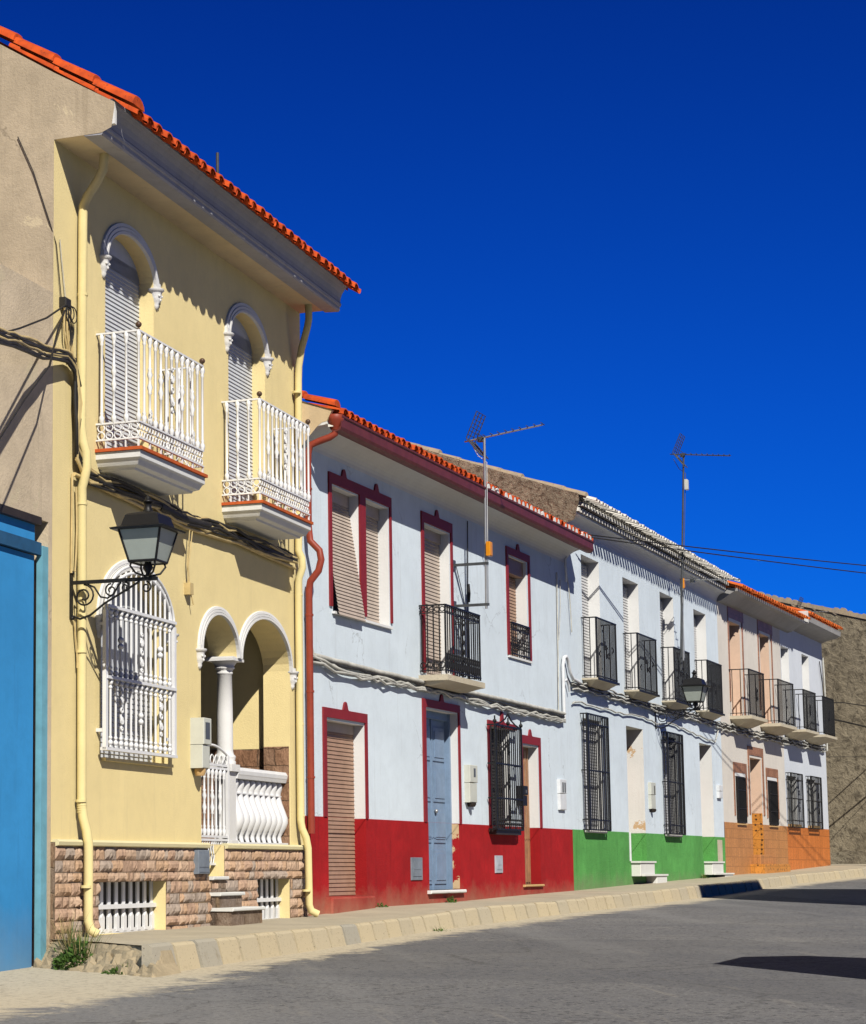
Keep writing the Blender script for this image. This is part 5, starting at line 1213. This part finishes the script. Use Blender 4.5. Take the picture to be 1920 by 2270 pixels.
small_box('meter_box', W, 10.62, 11.0, .86, 1.35, .05, 'conduit_white', 'white meter box with two dark windows above the end of the red base', 'meter box', MG, ((10.74,10.81,1.14,1.30),(10.86,10.93,1.14,1.30)), False)
small_box('meter_box', G, 5.24, 5.60, 1.01, 1.50, .06, 'box_beige', 'meter box beside the peeling doorway of the white and green house', 'meter box', MG, ((5.46,5.53,1.28,1.44),))
small_box('letter_box', W, 8.40, 8.60, .87, 1.17, .12, 'iron', 'black letter box hanging beside the narrow brown side door', 'letter box', None, ((8.47,8.53,1.06,1.11),), False)
small_box('letter_box', G, 11.22, 11.60, 1.37, 1.64, .06, 'conduit_white', 'white notice box on the wall beside the second green doorway', 'letter box', None, (), False)

# ================================================================== CABLES
def wavy(f, pts, n, amp, seed=0):
    rnd = random.Random(seed); out = []
    segs = len(pts)-1
    for i in range(segs):
        a, b = Vector(pts[i]), Vector(pts[i+1]); L = (b-a).length; m = max(2, int(L/.28))
        for k in range(m):
            u = k/m; p = a.lerp(b, u); out.append(p+Vector((0, rnd.uniform(-amp,0)*.5, rnd.uniform(-amp,amp))))
    out.append(Vector(pts[-1])); return out
def bundle(f, base, runs, label, name='cable_bundle', cat='cables', group='cable bundles along the walls'):
    """runs: (material, radius, wobble, points); strands are parts of one strapped bundle"""
    e = empty(name, f, base, label=label, category=cat, group=group)
    for i, (m, r, a, pts) in enumerate(runs):
        mb = MB(); mb.tube(wavy(f, pts, 0, a, i*7+3), r, 6); mb.build('strand', m, e, None, base)
    return e
zc = 3.53
runs = []
for i in range(10):
    dz = random.uniform(-.07,.07); dy = random.uniform(-.02,.02)
    runs.append(('cable' if i in (0,1,2,5,7,9) else 'cable_tan', .018 if i < 5 else .012, .03, [(.34,-.05,4.55),(.33+.02*i,-.06,4.2),(.36,-.06,3.7+dz),(.62,-.07,zc+dz),(1.7,-.07+dy,zc+dz*.6),(3.0,-.07,zc-.04+dz),(4.4,-.07+dy,zc-.01+dz*.7),(5.6,-.07,zc-.03+dz),(6.42,-.07,zc-.03+dz*.5)]))
runs.append(('cable', .05, .008, [(2.3,-.06,3.50),(2.9,-.065,3.47),(3.62,-.065,3.50)]))
runs.append(('cable_tan', .020, .012, [(.36,-.04,3.5),(1.5,-.05,3.44),(3.0,-.05,3.40),(4.5,-.05,3.44),(6.4,-.05,3.40)]))
bundle(Y, (3,0,3.5), runs, 'thick tangle of black and yellow cables sagging under the yellow balconies')
runs = [('cable_tan', .012, .006, [(.36,-.025,3.5),(.36,-.02,2.6)]), ('cable_tan', .010, .02, [(.43,-.03,3.4),(.45,-.03,3.0),(.42,-.03,2.62)]), ('cable_tan', .009, .02, [(.40,-.03,2.2),(.46,-.03,1.9),(.475,-.03,1.75)])]
bundle(Y, (.4,0,3.4), runs, 'thin yellow wires running down beside the near rain pipe', group='wires on the yellow wall')
runs = []
for i in range(6): d = i*.022; runs.append(('cable' if i % 3 else 'cable_tan', .015, .012, [(.36,-.06,4.40-d),(.30,-.07,4.55-d),(.12,-.08,4.59-d*.9),(-.30,-.12,4.52-d),(-.9,-.27,4.42-d*1.1),(-1.67,-.5,4.28-d),(-2.8,-.83,4.06-d),(-4.5,-1.3,3.7-d)]))
bundle(Y, (.2,-.1,4.6), runs, 'thick black cable bundle leaving the yellow wall towards the left edge')
runs = [('cable', .009, 0, [(.17,-.05,5.03),(-.55,-.2,4.72),(-1.67,-.5,4.34),(-4,-1.1,3.6)]), ('cable', .009, 0, [(.16,-.05,5.0),(-.1,-.1,4.75),(-.7,-.3,4.25),(-1.67,-.55,3.75),(-4,-1.2,2.5)]), ('cable', .005, 0, [(.13,-.02,5.06),(.03,-.015,5.55),(-.015,.03,5.75),(-.015,.2,6.25),(-.015,.36,6.60)]), ('cable_grey', .005, 0, [(.24,-.02,5.0),(.15,-.015,5.4),(.10,-.015,5.62)])]
for i in range(4): runs.append(('cable', .007, .01, [(.17+.02*math.cos(i*2)*1.0,-.05,5.05),(.14+.05*i,-.06,4.92-.02*i),(.22+.03*i,-.06,4.8),(.26,-.05,4.62)]))
for i in range(4): runs.append(('cable_tan', .010, .012, [(.12+.05*i,-.05,4.98),(.13+.05*i,-.05,4.75),(.22+.03*i,-.05,4.58)]))
e_ = bundle(Y, (.2,0,5), runs, 'knot of thin black wires tied to the yellow wall above the thick bundle', group='wires on the yellow wall')
mb = MB()
for i in range(3): mb.ring((.20+.05*i,-.06,4.98-.01*i), .055+.01*i, .006, 'xz', 14, 0, 4)
mb.bevbox(.12, .24, -.07, 0, 5.0, 5.09, .01); mb.build('coil', 'cable', e_, None, (.2,0,5))
runs = [('cable_tan', .007, .01, [(3.12,-.06,3.42),(3.10,-.04,3.05),(3.14,-.04,2.78)]), ('cable_tan', .007, .01, [(3.20,-.06,3.42),(3.13,-.04,3.0),(3.17,-.04,2.74),(3.22,-.06,2.62)])]
e_ = bundle(Y, (3.15,0,3), runs, 'short loose wires hanging with a small insulator below the cable tangle', group='wires on the yellow wall')
mb = MB(); mb.box(3.11, 3.2, -.07, 0, 2.72, 2.84); mb.build('insulator', 'cable_tan', e_, None, (3.15,0,3))
runs = [('cable_grey', .030, .004, [(.25,-.04,2.445),(2.4,-.045,2.42),(4.0,-.045,2.42),(7,-.045,2.42),(11.0,-.045,2.415)]), ('cable', .014, .012, [(.25,-.05,2.39),(4,-.05,2.37),(7.5,-.05,2.36),(11.0,-.05,2.36)])]
for i in range(3): runs.append(('cable_grey', .017, .035, [(.12,-.05,2.42-.02*i),(1.2,-.05,2.33-.02*i),(4,-.05,2.31+.01*i),(7.3,-.05,2.30-.015*i),(11.0,-.05,2.32-.02*i)]))
runs.append(('cable_grey', .02, .01, [(.07,-.04,3.0),(.10,-.05,2.6),(.2,-.05,2.43)]))
bundle(W, (5,0,2.4), runs, 'whitewashed cable run crossing the white and red house between its floors')
runs = [('conduit_white', .03, .002, [(10.98,-.04,2.33),(10.98,-.04,3.2),(11.02,-.05,3.33),(11.12,-.06,3.36),(11.22,-.06,3.30),(11.32,-.06,3.12),(11.5,-.06,3.02),(11.9,-.06,2.99)]), ('conduit_white', .02, .01, [(11.02,-.04,2.95),(11.14,-.05,2.98),(11.2,-.05,2.95),(11.3,-.05,2.8)]),
        ('cable_grey', .011, .012, [(10.82,-.02,4.7),(10.80,-.02,4.0),(10.76,-.02,3.2),(10.73,-.02,2.4)]), ('cable_grey', .006, .01, [(11.0,-.02,4.6),(10.98,-.02,4.2),(10.86,-.02,3.6)]), ('conduit_white', .022, .02, [(11.22,-.05,5.0),(11.2,-.06,4.8),(11.24,-.06,4.6)]), ('cable_grey', .01, .02, [(11.35,-.03,5.1),(11.34,-.04,4.8),(11.5,-.03,4.4),(11.6,-.03,3.8)])]
bundle(W, (11,0,3.2), runs, 'white bent conduit and hanging wires where the two white houses meet', group='wires on the white walls')
mb = MB(); mb.tube([(6.22,-.02,4.9),(6.19,-.02,4.2),(6.14,-.02,3.45)], .008, 5); mb.tube([(5.66,-.02,4.18),(5.9,-.02,3.85),(6.12,-.02,3.5)], .006, 4); mb.tube([(6.18,-.025,3.98),(6.20,-.03,3.85),(6.17,-.03,3.72)], .022, 6)
mb.build('aerial_wire', 'cable', None, W, (6.2,0,4), label='black aerial wire running down the white wall beside the mast', category='wire')
runs = []
for i in range(5):
    dz = -.03*i; runs.append(('cable' if i in (1,3) else 'cable_grey', .016, .025, [(.05,-.05,2.99+dz),(1.0,-.05,3.0+dz),(3.8,-.05,2.99+dz),(6.6,-.05,2.98+dz),(9.5,-.05,3.0+dz),(11.8,-.05,2.96+dz)]))
bundle(G, (6,0,3), runs, 'dark cables running just under the four black balconies')
runs = [('cable_grey', .014, .02, [(.1,-.03,2.62),(.3,-.03,2.67),(1.6,-.03,2.655),(2.9,-.03,2.66),(5.5,-.03,2.67),(5.9,-.03,2.62),(7,-.03,2.68),(9,-.03,2.62),(10,-.03,2.55),(11.1,-.03,2.55),(11.5,-.03,2.85),(11.8,-.03,2.95)])]
bundle(G, (5,0,2.6), runs, 'single pale cable looping above the green house doors and grilles')
runs = []
for i in range(5): dz = -.035*i; runs.append(('cable' if i % 2 else 'cable_grey', .018, .03, [(-.1,-.05,2.98+dz),(2.0,-.05,2.97+dz),(5.6,-.05,2.98+dz),(8.5,-.05,2.99+dz),(11.2,-.05,3.02+dz)]))
bundle(O, (5,0,3), runs, 'dark cables under the balconies of the far tiled houses')
runs = [('cable', .014, 0, [(11.3,-.05,4.15),(12.6,-.3,4.22),(14.5,-.8,4.2),(16.9,-1.6,4.05)]), ('cable', .022, 0, [(11.3,-.05,3.75),(12.6,-.3,3.72),(14.5,-.8,3.6),(16.9,-1.8,3.35)]), ('cable', .008, 0, [(11.4,-.05,2.75),(14,-.5,2.85),(16.9,-1.2,3.0)]), ('cable_grey', .02, .03, [(11.35,-.04,5.3),(11.36,-.05,4.5),(11.38,-.05,3.6),(11.42,-.05,2.9)]), ('cable', .012, .02, [(10.9,-.03,5.2),(11.2,-.03,4.6),(11.33,-.03,3.9)])]
bundle(O, (12,0,4), runs, 'black cables crossing from the orange corner house to the old building', group='wires over the street')
wires = (((.40,-.22,5.46), (9.84,-3.0,6.012), 'upper of the two black wires strung across the sky at right'), ((.52,-.24,5.43), (9.80,-3.0,5.861), 'lower of the two black wires strung across the sky at right'))
for a, m, lab in wires:
    a = Vector(a); m = Vector(m); b = a+(m-a)*1.9; pts = []
    for i in range(25):
        u = i/24; p = a.lerp(b, u); pts.append(p-Vector((0,0,.05*4*u*(1-u))))
    mb = MB(); mb.tube(pts, .011, 5); mb.build('overhead_wire', 'cable', None, G, (.4,-.2,5.45), label=lab, category='wire', group='wires over the street')
b = Vector((.46,-.23,5.44)); b = b+(Vector((9.84,-3.0,6.012))-b)*1.9; px_, py_ = b.x, b.y-.08
mb = MB(); mb.tube([(px_,py_,-.8),(px_,py_,b.z+.5)], .10, 10, rs=[.12,.09]); mb.build('utility_pole', 'wood_brown', None, G, (px_,py_,-.8), label='wooden pole across the street that carries the two overhead wires', category='pole')

# ================================================================== WEEDS
def weed(f, x, y, z, R0, h, nleaf, nblade, label, dry=.3, name='weed'):
    e = empty(name, f, (x,y,z), label=label, category='plant', group='weeds along the wall foot')
    L = MB(); D = MB(); rnd = random.Random(int(x*100+nleaf))
    for i in range(nleaf):
        a = rnd.uniform(0,2*PI); q = rnd.random()**.6; cz = h*rnd.random()**1.2*(1-q*.55); c = Vector((x+R0*q*math.cos(a), y+R0*q*math.sin(a)*.8, z+cz))
        l = rnd.uniform(.02,.05); d = Vector((math.cos(a)+rnd.uniform(-.8,.8), math.sin(a)+rnd.uniform(-.8,.8), rnd.uniform(-.2,1.2))).normalized(); w = d.cross(Vector((rnd.uniform(-1,1),rnd.uniform(-1,1),rnd.uniform(-.3,1)))).normalized()*l*.28
        L.add([c, c+d*l*.5+w, c+d*l, c+d*l*.5-w], [(0,1,2,3)])
    for i in range(nblade):
        a = rnd.uniform(0,2*PI); r0 = R0*.5*rnd.random(); c = Vector((x+r0*math.cos(a), y+r0*math.sin(a), z)); hh = h*rnd.uniform(.6,1.5); ou = hh*rnd.uniform(.15,.6); pr = None; w = .004
        T = D if rnd.random() < dry else L; px = [c+Vector((math.cos(a)*ou*t*t, math.sin(a)*ou*t*t, hh*t)) for t in (0,.35,.7,1)]
        side = Vector((-math.sin(a), math.cos(a), 0))*w
        T.add([px[0]-side,px[0]+side,px[1]+side*.9,px[1]-side*.9,px[2]+side*.7,px[2]-side*.7,px[3]], [(0,1,2,3),(3,2,4,5),(5,4,6)])
    L.build('leaves', 'leaf', e, None, (x,y,z)); 
    if D.v: D.build('dry_stalks', 'dry_leaf', e, None, (x,y,z))
weed(Y, -.30, -.44, -.94, .27, .30, 3600, 190, 'bushy green weed growing at the pavement end by the blue gate', .45)
weed(Y, -.74, -1.02, -.95, .2, .13, 900, 40, 'low patch of green weeds on the broken bank beside the kerb end', .3)
weed(Y, -.16, -.26, -.86, .16, .34, 60, 70, 'thin dry grass stalks leaning against the near house corner', .8, 'grass_tuft')
weed(W, 4.95, -.10, -.53, .07, .09, 90, 25, 'little green weed below the blue door threshold', .2)
weed(G, 9.3, -.10, -.31, .10, .10, 90, 25, 'small weed beside the second white marble step of the green house', .5)
weed(W, 7.9, -1.44, -.74, .10, .07, 70, 20, 'little weed in the gutter below the iron grille window', .4)
weed(W, .5, -1.46, -.80, .12, .07, 80, 22, 'little weed in the gutter at the joint of the yellow and white houses', .5)
weed(W, 2.3, -.06, -.555, .12, .06, 70, 25, 'tiny dry weeds at the foot of the red base', .5)
